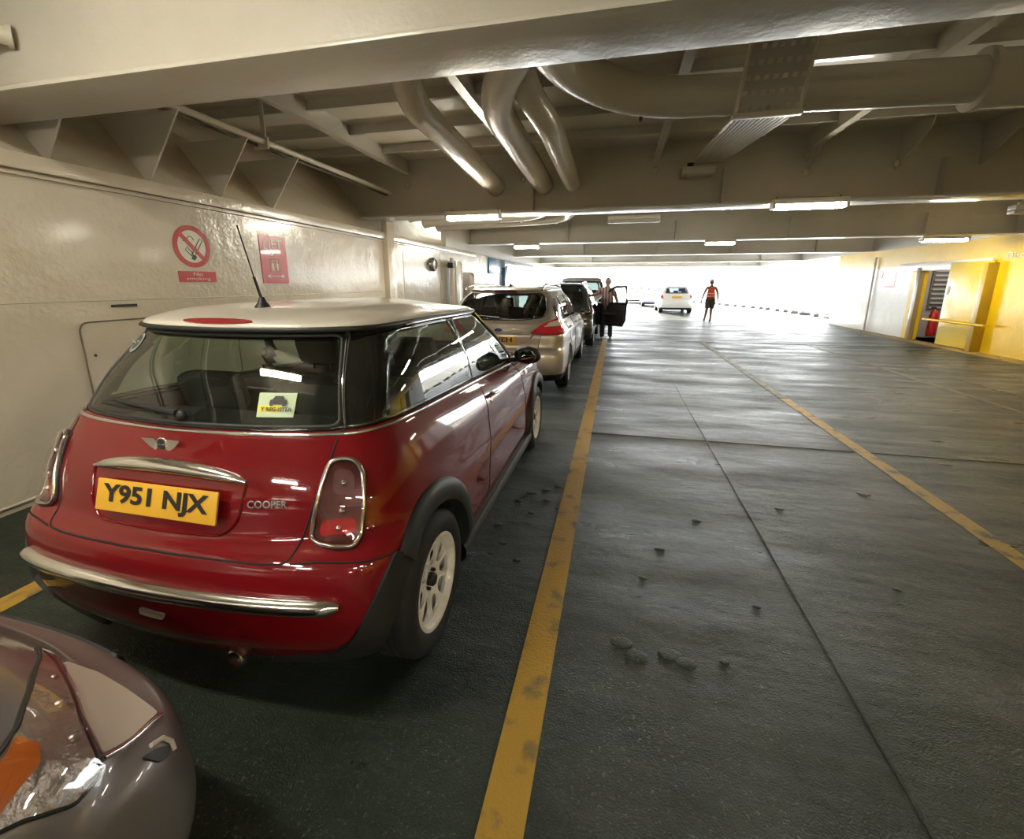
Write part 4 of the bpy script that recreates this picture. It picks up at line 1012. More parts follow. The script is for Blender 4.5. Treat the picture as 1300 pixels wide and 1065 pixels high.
# ------------------------------------------------------------------ the other cars
def generic_levels(hw, L, ro, H, belt, hood, z0, rear_rake, cowl, roof_f, roofhw, bump=.04, rc=1., roof_r=0., tail=0.):
    """L front y, ro rear overhang (rear axle y=0); rear_rake = y shift of roof rear; cowl, roof_f = y of the windscreen's foot and head"""
    zb = z0
    return [
        dict(hw=hw*.85, yr=-ro+.16, yf=L-.15, z=zb-.03, rb=.8*rc, fb=.8),
        dict(hw=hw*.95, yr=-ro+.05, yf=L-.06, z=zb, rb=.9*rc, fb=.9, sharp=True),
        dict(hw=hw, yr=-ro, yf=L, z=zb+.16, rb=.9*rc),
        dict(hw=hw*1.0, yr=-ro-.005, yf=L, z=zb+.32, rb=.9*rc),
        dict(hw=hw*.995, yr=-ro+.02, yf=L-.02, z=[(-ro, zb+.42), (L, zb+.40)], rb=.9*rc),
        dict(hw=hw*.99, yr=-ro+bump+.02, yf=L-.06, z=[(-ro, zb+.47), (L, zb+.45)], rb=.85*rc),
        dict(hw=hw*.985, yr=-ro+bump+.03, yf=L-.10, z=[(-ro, (zb+.47+belt)/2), (cowl, (zb+.47+belt)/2-.03), (L, (zb+.46+hood)/2)], rb=.8*rc),
        dict(hw=hw*.955, yr=-ro+bump+.06+tail*.4, yf=L-.22, z=[(-ro, belt-.09), (cowl, belt-.13), (L-.3, hood)], rb=.8*rc),
        dict(hw=hw*.915, yr=-ro+bump+.10+tail, yf=L-.36, z=[(-ro, belt), (cowl-.3, belt-.05), (cowl+.1, belt-.03), (L-.4, hood+.05)], rb=.75*rc, sharp=True, cr=.015),
        dict(hw=hw*.895, yr=-ro+bump+.115+tail, yf=cowl, z=[(-ro, belt+.015), (cowl-.3, belt-.035), (cowl, belt)], rb=.75*rc, fb=1.3, sharp=True),
        dict(hw=(hw*.895+roofhw)/2+.02, yr=-ro+bump+.115+tail+rear_rake*.42, yf=cowl*.5+roof_f*.5+.05, z=[(-ro, (belt+H)/2), (cowl, (belt+H)/2-.01)], rb=.75*rc, fb=1.2),
        dict(hw=roofhw, yr=-ro+bump+.12+tail+rear_rake, yf=roof_f, z=[(-ro, H-.09+roof_r), (.8, H-.075), (roof_f, H-.10)], rb=.75*rc, fb=1., sharp=True),
        dict(hw=roofhw-.01, yr=-ro+bump+.10+tail+rear_rake, yf=roof_f-.02, z=[(-ro, H-.065+roof_r), (.8, H-.05), (roof_f, H-.08)], rb=.75*rc, fb=1.),
        dict(hw=roofhw-.10, yr=-ro+bump+.20+tail+rear_rake, yf=roof_f-.15, z=[(-ro, H-.03+roof_r), (.8, H-.015), (roof_f, H-.035)], rb=.7*rc, fb=.9),
        dict(hw=roofhw*.4, yr=0, yf=roof_f-.6, z=[(-ro, H-.01+roof_r), (.8, H), (roof_f, H-.015)], rb=.5, fb=.5),
        dict(hw=0, yr=.3, yf=roof_f-.8, z=H, rb=.1, fb=.1)]
def generic_car(name, label, cat, loc, lv, wheels, R, rimR, paint, rear_win, side_wins, lamp, lamp_th=35, hw=.9, glassm=None, ptxt=None, py=None, pz=.8, ptilt=.1, rz=0, front=False, group=None, pcol=None, pw=.52, cw=None, wins_front=None, lampm=None, holes_on=True, sc=6, sr=6, gaps=True, style='spoke', black_low=True, tx=0):
    c = Car(name, label, cat, loc, rz, group); c.shell(lv, sc, sr)
    WR = R+.045; glassm = glassm or GLASS_P
    wind = [(-hw*.78, lv[9]['z'][-1][1]+.04), (hw*.78, lv[9]['z'][-1][1]+.04), (hw*.62, lv[11]['z'][-1][1]-.03), (-hw*.62, lv[11]['z'][-1][1]-.03)]
    holes = [(rear_win, 0, False)]+[(p, 90, True) for p in side_wins]+[(wind, 180, False)]
    c.panels([('body', 1 if black_low else 0, 16, paint)]+([('lower_bumper', 0, 1.6, BLACKPL)] if black_low else []), wheels, WR, holes, inner=SEAT)
    ro = -lv[2]['yr']; L = lv[2]['yf']
    underbody(c, -ro+.12, L-.15, hw-.03, wheels, WR)
    c.patch('rear_window', rear_win, 0, glassm, off=.004, rad=.05, solid=False)
    c.ring('window_seal', rear_win, 0, .010, BLACKPL, 0, False, None, .05)
    for p in side_wins:
        for o in c.pair('side_window', p, 90, glassm, off=.003, rad=.04, solid=False): pass
        c.ring('window_trim', p, 90, .008, BLACKPL, 0, True, None, .04)
    c.patch('windscreen', wind, 180, GLASS_S, off=.003, solid=False)
    for fl in (False, True):
        l = c.patch('tail_lamp', lamp, lamp_th, lampm or REDLENS, off=.010, rad=.03, flip=fl, bulge=.008)
        c.ring('lamp_seal', lamp, lamp_th, .006, BLACKPL, .004, False, l, .03, flip=fl)
    for (wy, wz) in wheels:
        for sg in (1, -1): make_wheel(c, wy, wz, hw-.012, sg, R, rimR, .205, ALLOY, style, False)
    if ptxt is not None: plate(c, ptxt, py, pz, ptilt, m=pcol, cw=cw, tx=tx)
    tub = bmesh.new(); add_box(tub, (0, L*.35, .42), (hw*1.7, L*.9, .04)); from_bm('cabin_floor', tub, SEAT, c.root)
    for sx in (-.38, .38): seat(c, sx, wheels[1][0]-1.35, .38, SEAT, .50, True, .62)
    seat(c, 0, .35, .42, SEAT, 1.25, False, .55)
    for sx in (-.42, 0, .42):
        bm = bmesh.new(); add_box(bm, (sx, .14, 1.12), (.25, .09, .15), .03); from_bm('headrest', bm, SEAT, c.root, True, 1)
    bm = bmesh.new(); add_box(bm, (0, wheels[1][0]-.55, .82), (hw*1.6, .45, .25), .06); from_bm('dashboard', bm, SEAT, c.root, True, 1)
    if gaps:
        g = mat('panel_gap_grey', (.02, .02, .02), .8)
        xs = [w for w in side_wins]
    return c
SILVER = mat('champagne_silver_paint', (.50, .45, .39), .32, .55, .9)
# silver estate
def estate():
    hw = .91
    lv = generic_levels(hw, 3.55, 1.02, 1.53, 1.00, .82, .24, .40, 2.45, 1.75, .60, rc=1.0)
    rear = [(-.60, 1.10), (-.30, 1.065), (.30, 1.065), (.60, 1.10), (.645, 1.18), (.59, 1.37), (.52, 1.415), (-.52, 1.415), (-.59, 1.37), (-.645, 1.18)]
    wins = [[(-.62, 1.10), (-.50, 1.055), (-.02, 1.04), (-.02, 1.36), (-.35, 1.345), (-.55, 1.25)], [(.03, 1.04), (.86, 1.02), (.84, 1.375), (.03, 1.365)], [(.92, 1.02), (2.08, .99), (1.75, 1.17), (1.42, 1.35), (.90, 1.375)]]
    # lamps: pointed swept-back red clusters
    th = 35
    lamp = [(-.15, .895), (.0, .875), (.43, .885), (.50, .98), (.56, 1.075), (.45, 1.09), (.26, 1.08), (.02, 1.01)]
    c = generic_car('estate_car', 'champagne silver estate car parked ahead of the red car', 'car', (-1.56, 6.80, 0), lv, [(0, .315), (2.65, .315)], .318, .215, SILVER, rear, wins, lamp, th, hw, GLASS_P, 'JEH', -.975, .80, .12, cw=.20, sc=8, sr=7, tx=.11)
    # lamp insert, spoiler lamp, shut line, badge, rails, aerial, mirrors, handles
    for fl in (False, True):
        c.patch('reversing_lens', [(.03, .975), (.27, .985), (.27, 1.055), (.14, 1.03)], th, mat('clear_lens_solid', (.6, .55, .48), .15), off=.022, rad=.01, flip=fl)
        c.patch('brake_lens', [(-.08, .900), (.42, .905), (.42, .95), (.0, .945)], th, REDLENS, off=.022, rad=.02, flip=fl)
    c.patch('high_brake_lamp', [(-.17, 1.425), (.17, 1.425), (.15, 1.455), (-.15, 1.455)], 0, mat('dark_red_lens', (.08, .01, .01), .15), off=.02, rad=.01)
    g = mat('panel_gap_grey', (.02, .02, .02), .8)
    c.strip('hatch_gap', [(.60, .90), (.58, .80), (.55, .66), (.50, .60), (.2, .585), (0, .585)], 0, .004, g)
    c.strip('hatch_crease', [(0, .955), (.4, .95), (.56, .93)], 0, .005, SILVER)
    c.strip('plate_recess_edge', [(.34, .895), (.50, .90), (.42, .80), (.36, .75), (0, .735)], 0, .006, SILVER, 0)
    c.strip('recess_shadow', [(.50, .895), (.45, .83)], 0, .008, BLACKPL, 0)
    h, n, d = c.hit(0, .93, 0); bm = bmesh.new(); ellipsoid(bm, h, (.055, .012, .025), 18); from_bm('oval_badge', bm, mat('badge_blue', (.03, .05, .15), .2), c.root, True)
    c.pair('rear_reflector', [(.36, .37), (.52, .39), (.52, .42), (.37, .40)], 35, REDLENS, off=.006, rad=.01)
    for sg in (1, -1):
        tube('roof_rail', [(sg*.56, y, z) for y, z in ((-.62, 1.465), (-.50, 1.515), (-.2, 1.54), (.8, 1.55), (1.3, 1.52), (1.42, 1.48))], .016, CHROME, c.root, 8)
        bm = bmesh.new(); ellipsoid(bm, (sg*1.0, 1.95, 1.02), (.11, .06, .07), 18); mo = from_bm('wing_mirror', bm, BLACKPL, c.root, True)
        bm = bmesh.new(); ellipsoid(bm, (sg*1.0, 1.905, 1.02), (.09, .025, .055), 18); from_bm('mirror_glass', bm, MATS['mirror_glass'], mo, True)
        for y in (.12, 1.12):
            h, n, d = c.hit(y, .90, 90); tube('door_handle', fillet([(sg*h.x, y-.02, .90), (sg*(h.x+.03), y, .90), (sg*(h.x+.03), y+.17, .90), (sg*h.x, y+.19, .90)], .02, 3), .010, SILVER, c.root, 8)
    c.strip('door_gap', [(.88, 1.0), (.89, .8), (.88, .5), (.84, .32)], 90, .004, g); c.strip('door_gap', [(-.02, 1.0), (.0, .85), (.12, .75), (.30, .58), (.36, .34)], 90, .004, g); c.strip('door_gap', [(2.1, .95), (2.12, .7), (2.10, .34)], 90, .004, g)
    c.strip('window_chrome', [(-.60, 1.07), (-.48, 1.035), (.9, 1.005), (2.1, .97)], 90, .008, CHROME, .004)
    zt = c.hit(0, -.15, 'top')[0].z; bm = bmesh.new(); add_tube(bm, [(0, -.15, zt), (0, -.18, zt+.03)], [.03, .012], 8); ao = from_bm('aerial', bm, INK, c.root, True); tube('aerial_rod', [(0, -.18, zt+.02), (0, -.24, zt+.18)], .004, INK, ao, 6)
    hp = [c.hit(x, z, 0) for (x, z) in ((.0, 1.08), (-.2, 1.10), (-.42, 1.11))]; tube('rear_wiper', [h+n*.014 for (h, n, d) in hp], [.016, .009, .005], INK, c.root, 8)
    return c
est = estate()
# dark people carrier with its front door open
DKG = mat('dark_grey_paint', (.05, .052, .06), .25, .5, 1.0)
def mpv():
    hw = .90
    lv = generic_levels(hw, 3.45, .92, 1.58, 1.05, .92, .26, .30, 2.45, 1.70, .62)
    rear = [(-.66, 1.10), (.66, 1.10), (.58, 1.45), (-.58, 1.45)]
    wins = [[(-.55, 1.12), (-.05, 1.09), (-.05, 1.44), (-.38, 1.42)], [(.02, 1.09), (.88, 1.07), (.86, 1.46), (.02, 1.45)], [(.95, 1.07), (2.05, 1.04), (1.40, 1.44), (.93, 1.46)]]
    lamp = [(.22, .85), (.42, .85), (.46, 1.25), (.40, 1.30), (.33, 1.10), (.22, 1.02)]
    c = generic_car('people_carrier', 'dark grey people carrier with its driver door open, ahead of the silver estate', 'car', (-1.40, 11.5, 0), lv, [(0, .32), (2.70, .32)], .322, .21, DKG, rear, wins, lamp, 40, hw, GLASS_P, '', -.90, .78, .1, lampm=mat('dark_red_lamp', (.20, .01, .02), .15, 0, 1))
    for sg in (1, -1):
        tube('roof_rail', [(sg*.57, y, z) for y, z in ((-.5, 1.52), (-.4, 1.58), (.8, 1.61), (1.3, 1.58), (1.4, 1.53))], .016, CHROME, c.root, 8)
        bm = bmesh.new(); ellipsoid(bm, (sg*1.0, 2.05, 1.08), (.11, .06, .08), 14); from_bm('wing_mirror', bm, DKG, c.root, True)
    # open door: hinge at the front edge on the right side
    a = math.radians(50); hinge = Vector((.865, 2.10, 0)); ux = Vector((math.sin(a), -math.cos(a), 0)); nrm = Vector((-math.cos(a), -math.sin(a), 0))
    def DP(u, z, t=0): return hinge+ux*u+nrm*t+Vector((0, 0, z))
    low = [(0, .36), (.95, .36), (1.06, .55), (1.08, 1.0), (0, 1.02)]
    bm = bmesh.new(); prism(bm, [DP(u, z, -.03) for u, z in low], nrm*.02); do = from_bm('open_door', bm, DKG, c.root)
    bm = bmesh.new(); prism(bm, [DP(u, z, -.012) for u, z in [(.03, .40), (.93, .40), (1.02, .56), (1.04, .98), (.03, 1.0)]], nrm*.05); add_box(bm, DP(.55, .72, .06), (.35, .35, .05), .02); tag(from_bm('door_lining', bm, SEAT, do, True, .5), 'dark inner lining of the open door')
    fr = [(.02, 1.01), (.10, 1.10), (.55, 1.42), (.68, 1.47), (1.04, 1.48), (1.08, 1.01)]
    bm = bmesh.new(); add_tube(bm, [DP(u, z, -.005) for u, z in fr], .04, 8, closed=True); from_bm('window_frame', bm, DKG, do, True)
    bm = bmesh.new(); prism(bm, [DP(u, z, -.008) for u, z in fr], nrm*.005); from_bm('door_glass', bm, glass('clear_glass', (.9, .93, .9)), do)
    bm = bmesh.new(); add_box(bm, DP(.50, .30, 0), (.05, .05, .05)); bm.free()
    return c
car3 = mpv()
def van():
    hw = .95
    lv = generic_levels(hw, 3.5, .95, 1.80, 1.15, 1.05, .28, .18, 2.7, 2.0, .74)
    rear = [(-.70, 1.18), (.70, 1.18), (.64, 1.64), (-.64, 1.64)]
    wins = [[(-.7, 1.18), (.0, 1.16), (.0, 1.62), (-.6, 1.62)], [(.06, 1.16), (.95, 1.14), (.95, 1.64), (.06, 1.63)], [(1.02, 1.14), (2.2, 1.12), (1.65, 1.62), (1.02, 1.64)]]
    lamp = [(.30, .75), (.45, .75), (.47, 1.30), (.36, 1.30)]
    return generic_car('tall_car', 'tall silver car, only its roof showing beyond the people carrier', 'car', (-1.30, 17.6, 0), lv, [(0, .33), (2.9, .33)], .33, .21, mat('silver_paint', (.55, .55, .54), .3, .6, .8), rear, wins, lamp, 40, hw, GLASS_P, sc=4, sr=4)
van()
WHITEP = mat('white_car_paint', (.72, .70, .66), .25, 0, 1)
def hatch(name, label, loc, paint, ptxt='', H=1.46, hw=.86, rz=0, gl=None):
    lv = generic_levels(hw, 3.2, .66, H, .98, .82, .22, .34, 2.25, 1.55, .58)
    rear = [(-.58, 1.06), (.58, 1.06), (.50, 1.34), (-.50, 1.34)]
    wins = [[(-.28, 1.04), (.78, 1.0), (.76, 1.34), (.02, 1.32)], [(.84, 1.0), (1.85, .97), (1.30, 1.33), (.82, 1.345)]]
    lamp = [(.20, .78), (.40, .78), (.44, .99), (.34, 1.01)]
    c = generic_car(name, label, 'car', loc, lv, [(0, .30), (2.5, .30)], .30, .20, paint, rear, wins, lamp, 38, hw, gl or glass('blue_tinted_glass', (.30, .33, .45)) if 'blue_tinted_glass' not in MATS else MATS['blue_tinted_glass'], ptxt, -.66, .86, .1, sc=4, sr=4, rz=rz)
    for sg in (1, -1):
        bm = bmesh.new(); ellipsoid(bm, (sg*.95, 1.85, 1.0), (.10, .05, .065), 12); from_bm('wing_mirror', bm, paint, c.root, True)
    return c
hatch('hatchback', 'white hatchback with a yellow plate alone on the sunlit open deck', (3.18, 26.1, 0), WHITEP)
hatch('hatchback', 'lilac and white car beyond, left of the white hatchback', (2.62, 33.0, 0), mat('lilac_paint', (.40, .36, .50), .3, .2, .8))
hatch('hatchback', 'small pale car farthest away at the left of the open deck', (1.65, 38.5, 0), WHITEP)

# near car: only its front corner shows
TAUPE = mat('taupe_metallic_paint', (.17, .155, .155), .42, .35, .7)
def near_car():
    hw = .88
    c = Car('foreground_car', 'taupe metallic car whose front right corner fills the bottom left corner', 'car', (-1.695, .765-3.15, 0), 0)
    lv = generic_levels(hw, 3.15, .7, 1.48, .98, .72, .20, .35, 2.0, 1.25, .60, rc=1.)
    # fuller nose
    lv[4]['z'] = [(-.7, .62), (3.15, .60)]; lv[5].update(yf=3.07, z=[(-.7, .67), (3.15, .645)], fb=1.0)
    lv[6].update(yf=3.01, z=[(-.7, .80), (2, .78), (3.1, .70)], fb=1.1); lv[7].update(yf=2.93, z=[(-.7, .89), (2, .86), (3.0, .775)], fb=1.15)
    lv[8].update(yf=2.78, z=[(-.7, .98), (1.7, .94), (2.1, .93), (2.8, .835)], fb=1.15)
    lv[2]['fb'] = lv[3]['fb'] = .85; lv[4]['fb'] = .9
    c.shell(lv, 8, 8)
    W = [(0, .30), (2.5, .30)]
    wind = [(-.68, 1.0), (.68, 1.0), (.53, 1.36), (-.53, 1.36)]
    side = [[(-.2, 1.04), (.9, 1.02), (.86, 1.34), (.1, 1.34)], [(.96, 1.02), (1.75, .99), (1.2, 1.34), (.92, 1.35)]]
    rear = [(-.58, 1.06), (.58, 1.06), (.50, 1.34), (-.50, 1.34)]
    c.panels([('body', 0, 16, TAUPE)], W, .345, [(wind, 180, False), (rear, 0, False)]+[(p, 90, True) for p in side], inner=SEAT)
    underbody(c, -.6, 2.95, .85, W, .345)
    c.patch('windscreen', wind, 180, GLASS_S); c.patch('rear_window', rear, 0, GLASS_P)
    for p in side: c.pair('side_window', p, 90, GLASS_P)
    for (wy, wz) in W:
        for sg in (1, -1): make_wheel(c, wy, wz, hw-.015, sg, .30, .20, .19, ALLOY, 'spoke', False)
    for sx in (-.36, .36): seat(c, sx, 1.0, .38, SEAT, .5, True, .6)
    # wrap-around headlamps, bonnet seams, bumper panel painted as lit, chrome moulding, washer
    TH = 140
    DL = mat('headlamp_bowl', (.40, .38, .33), .30, .35, bump=(22, .6))
    head = [(.36, 3.01), (.479, 2.974), (.629, 2.912), (.722, 2.867), (.778, 2.848), (.806, 2.835), (.828, 2.78), (.825, 2.66), (.775, 2.69), (.737, 2.756), (.696, 2.800), (.609, 2.865), (.451, 2.964)]
    for fl in (False, True):
        l = c.patch('headlamp', head, 'top', DL, off=.003, rad=.012, flip=fl, step=.02)
        c.patch('headlamp_lens', head, 'top', LENS, off=.010, rad=.012, flip=fl, parent=l, bulge=.004, step=.02)
        c.patch('indicator_lens', [(.716, 2.784), (.745, 2.757), (.785, 2.69), (.815, 2.70), (.775, 2.775), (.745, 2.795)], 'top', mat('orange_lens', (.75, .22, .04), .25), off=.007, rad=.01, flip=fl, parent=l, step=.02)
        for (a, b_, r) in ((.66, 2.875, .014), (.745, 2.84, .012), (.56, 2.925, .008)):
            h, n, d = c.hit(a, b_, 'top'); q = h+n*.004; q.x *= (-1 if fl else 1); bm = bmesh.new(); ellipsoid(bm, q, (r, r, r*.6), 14); from_bm('reflector', bm, DULLCHROME, l, True)
        c.ring('lamp_gap', head, 'top', .0035, BLACKPL, .002, False, l, .012, flip=fl)
    c.pair('bumper_lit_patch', [(.465, 2.998), (.536, 3.012), (.630, 3.002), (.742, 2.985), (.765, 2.92), (.780, 2.857), (.756, 2.866), (.686, 2.892), (.556, 2.950)], 'top', mat('lit_taupe_paint', (.50, .43, .37), .5, 0, .2), off=.003, rad=.008, step=.02)  # paler paint stands in for ceiling light on this upward face
    c.strip('bumper_moulding', [(.750, 2.985), (.772, 2.92), (.788, 2.852)], 'top', .005, CHROME, .003)
    c.strip('bumper_gap', [(.786, 2.852), (.80, 2.84), (.815, 2.80)], 'top', .004, BLACKPL, 0)
    c.pair('washer_recess', [(1.235, .625), (1.262, .607), (1.275, .585), (1.262, .575), (1.238, .59)], TH, BLACKPL, off=.003, rad=.012, step=.02)
    c.strip('washer_highlight', [(1.262, .617), (1.282, .605), (1.285, .585), (1.275, .570)], TH, .005, mat('lit_taupe_paint', (.44, .38, .33)), .004)  # pale strip paints the highlight beside the washer recess
    c.strip('bonnet_gap', [(.36, 3.006), (.451, 2.962), (.609, 2.862), (.696, 2.797), (.737, 2.752), (.775, 2.685), (.79, 2.5), (.79, 2.0)], 'top', .004, BLACKPL, 0)
    c.patch('grille', [(-.42, .48), (.42, .48), (.48, .60), (-.48, .60)], 180, BLACKPL, off=.006)
    c.patch('number_plate', [(-.26, .37), (.26, .37), (.26, .48), (-.26, .48)], 180, PLATEW, off=.012, rad=.005)
    return c
near = near_car()

# ------------------------------------------------------------------ people
SKIN = mat('skin', (.42, .24, .17), .55); SKIN_T = mat('tanned_skin', (.30, .16, .10), .55)
K_ = 1.28
def skinned(name, chains, m, parent, sub=2, root=0):
    """chains: list of [(point, radius)...]; first chain holds the root; chains start at an index of an earlier vertex when the first item is an int"""
    V = []; Eg = []; Rr = []
    for ch in chains:
        prev = None
        for it in ch:
            if isinstance(it, int): prev = it; continue
            p, r = it; V.append(p); Rr.append(r if hasattr(r, '__len__') else (r, r)); i = len(V)-1
            if prev is not None: Eg.append((prev, i))
            prev = i
    me = bpy.data.meshes.new(name); me.from_pydata([tuple(p) for p in V], Eg, [])
    o = bpy.data.objects.new('tmp', me); COL.objects.link(o)
    md = o.modifiers.new('skin', 'SKIN'); md.use_smooth_shade = True; md.branch_smoothing = .6
    for i, sv in enumerate(me.skin_vertices[0].data):
        sv.radius = (Rr[i][0]*K_, Rr[i][1]*K_); sv.use_root = (i == root)
    s = o.modifiers.new('sub', 'SUBSURF'); s.levels = sub; s.render_levels = sub
    dg = bpy.context.evaluated_depsgraph_get(); nm = bpy.data.meshes.new_from_object(o.evaluated_get(dg)); bpy.data.objects.remove(o)
    return link(name, nm, m, parent)
def limb(name, pts, m, parent, seg=14, sx=1.0):
    P = [Vector(p) for p, r in pts]; R_ = [r for p, r in pts]
    A = crom(np.array([[*p, r] for p, r in zip(P, R_)]), 5)
    return tube(name, [Vector(a[:3]) for a in A], [float(a[3]) for a in A], m, parent, seg, sx=sx)
def hand(bmx, c, d, side, s=1.0, curl=.4):
    """palm at c, pointing along d (unit), side = thumb side vector; five separate fingers"""
    d = Vector(d).normalized(); t = Vector(side); t = (t-d*t.dot(d)).normalized(); n = d.cross(t)
    c = Vector(c); Mx = Matrix((d, t, n)).transposed()
    ellipsoid(bmx, c+d*.045*s, (.052*s, .042*s, .018*s), 12, Mx)
    for k, (off, L) in enumerate(((.030, .070), (.010, .078), (-.011, .072), (-.030, .056))):
        b = c+d*.085*s+t*off*s; q = b+d*L*.5*s+n*curl*.012*s; e = b+d*L*.85*s+n*curl*.045*s
        add_tube(bmx, [b-d*.02*s, b, q, e], [.010*s, .0095*s, .0085*s, .006*s], 8)
    b = c+d*.02*s+t*.035*s; add_tube(bmx, [b, b+d*.03*s+t*.028*s, b+d*.062*s+t*.034*s+n*.01*s], [.013*s, .011*s, .008*s], 8)
def head(name, c, yaw, m, parent, hair=None, hair_kind=None):
    """c = centre of the head; faces local +y turned by yaw"""
    Rz = Matrix.Rotation(yaw, 4, 'Z'); c = Vector(c); bm = bmesh.new()
    r = bmesh.ops.create_uvsphere(bm, u_segments=28, v_segments=20, radius=1)
    for v in r['verts']:
        x, y, z = v.co
        X = x*.084*(1-.18*max(0, -z)); Y = y*.104; Z = z*.125
        if z < 0: Y = Y*(1-.12*abs(z))+.012*abs(z)
        if y > .5 and -.35 < z < .1 and abs(x) < .22: Y += .020*(1-abs(x)/.22)*(1-abs(z+.12)/.3 if abs(z+.12) < .3 else 0)
        v.co = Vector((X, Y, Z))
    for sg in (1, -1):
        ellipsoid(bm, (sg*.086, -.005, -.008), (.012, .018, .030), 10)
    for v in bm.verts: v.co = Rz @ v.co+c
    h = from_bm(name, bm, m, parent, True)
    bm = bmesh.new()
    for sg in (1, -1): ellipsoid(bm, (sg*.032, .093, .012), (.011, .008, .006), 8)
    for v in bm.verts: v.co = Rz @ v.co+c
    from_bm('eyes', bm, INK, h, True)
    bm = bmesh.new(); ellipsoid(bm, (0, .096, -.058), (.024, .008, .005), 8)
    for v in bm.verts: v.co = Rz @ v.co+c
    from_bm('mouth', bm, mat('lips', (.30, .10, .08), .5), h, True)
    if hair_kind == 'fringe' or hair_kind == 'short':
        bm = bmesh.new(); r = bmesh.ops.create_uvsphere(bm, u_segments=24, v_segments=16, radius=1)
        kill = []
        for v in r['verts']:
            x, y, z = v.co
            lo = -.45 if y < .1 else .25; hi = .55 if hair_kind == 'fringe' else 2
            if z < lo or z > hi or (y > .45 and z < .6): kill.append(v)
            v.co = Vector((x*.090, y*.110-.002, z*.131))
        bmesh.ops.delete(bm, geom=kill, context='VERTS')
        for v in bm.verts: v.co = Rz @ v.co+c
        o = from_bm('hair', bm, hair, h, True); md = o.modifiers.new('s', 'SOLIDIFY'); md.thickness = .006
    return h
def striped():
    m = bpy.data.materials.new('striped_shirt'); m.use_nodes = True; nt = m.node_tree; b = nt.nodes['Principled BSDF']; b.inputs['Roughness'].default_value = .8
    tc = nt.nodes.new('ShaderNodeTexCoord'); w = nt.nodes.new('ShaderNodeTexWave'); w.bands_direction = 'X'; w.inputs['Scale'].default_value = 3.6; w.inputs['Distortion'].default_value = .6; w.inputs['Detail'].default_value = 1
    r = nt.nodes.new('ShaderNodeValToRGB'); e = r.color_ramp.elements; e[0].position = .42; e[0].color = (.46, .33, .32, 1); e[1].position = .52; e[1].color = (.17, .10, .11, 1)
    nt.links.new(tc.outputs['Object'], w.inputs['Vector']); nt.links.new(w.outputs['Fac'], r.inputs[0]); nt.links.new(r.outputs[0], b.inputs['Base Color'])
    return m
def man_at_door():
    P = empty('person', (-.24, 13.42, 0)); tag(P, 'grey-haired person in a striped shirt and dark jeans leaning at the open car door', 'person')
    # seen from behind, turned a little to the left, left hand on the car roof, right hand on the door
    J = mat('dark_jeans', (.022, .024, .032), .8, bump=(60, .15)); SH = striped()
    pelvis = (.0, .02, .93)
    body = skinned('body', [[((0, .02, .95), (.125, .095)), ((-.01, .0, 1.08), (.12, .09)), ((-.01, .0, 1.24), (.13, .10)), ((-.02, .02, 1.40), (.11, .09)), ((-.01, .05, 1.48), .052), ((-.005, .07, 1.54), .048)],
        [0, ((.09, .02, .88), .085), ((.10, .0, .50), .055), ((.11, -.02, .09), .038), ((.12, .10, .035), .032)],
        [0, ((-.09, .02, .88), .085), ((-.10, -.01, .50), .055), ((-.11, -.05, .09), .038), ((-.13, .07, .035), .032)],
        [3, ((-.16, .02, 1.40), .052), ((-.33, .04, 1.26), .040), ((-.50, .06, 1.20), .028)],
        [3, ((.14, .02, 1.39), .052), ((.24, .03, 1.17), .040), ((.30, .10, .99), .028)]], SKIN, P)
    bm = bmesh.new(); hand(bm, (-.50, .06, 1.20), (-1, .25, -.15), (0, .5, 1), 1, .5); hand(bm, (.30, .10, .99), (.25, .55, -.5), (-.6, .3, .4), 1, .9); tag(from_bm('hands', bm, SKIN, body, True), 'hands, one towards the car and one at the door')
    shirt = skinned('shirt', [[((0, .02, .91), (.165, .125)), ((-.01, .0, 1.02), (.160, .125)), ((-.01, .0, 1.14), (.155, .12)), ((-.01, .0, 1.27), (.160, .118)), ((-.015, .015, 1.39), (.125, .10)), ((-.01, .03, 1.455), .062)],
        [4, ((-.15, .02, 1.395), .072), ((-.25, .03, 1.325), .062), ((-.33, .04, 1.265), .056)],
        [4, ((.13, .02, 1.385), .072), ((.19, .025, 1.28), .062), ((.235, .03, 1.19), .056)]], SH, P)
    limb('jeans', [((.07, .02, .98), .115), ((.09, .02, .85), .105), ((.10, .0, .52), .076), ((.11, -.02, .30), .066), ((.115, -.02, .05), .064)], J, P)
    limb('jeans', [((-.07, .02, .98), .115), ((-.09, .02, .85), .105), ((-.10, -.01, .52), .076), ((-.11, -.04, .30), .066), ((-.115, -.05, .05), .064)], J, P)
    for sx, y in ((.12, .03), (-.125, 0)):
        bm = bmesh.new(); ellipsoid(bm, (sx, y+.02, .045), (.052, .14, .045), 16)
        for v in bm.verts: v.co.z = max(v.co.z, .002)
        from_bm('shoe', bm, mat('dark_shoe', (.02, .018, .016), .5), P, True)
    head('head', (-.005, .10, 1.615), .5, SKIN, P, mat('grey_hair', (.32, .30, .28), .7), 'fringe')
man_at_door()
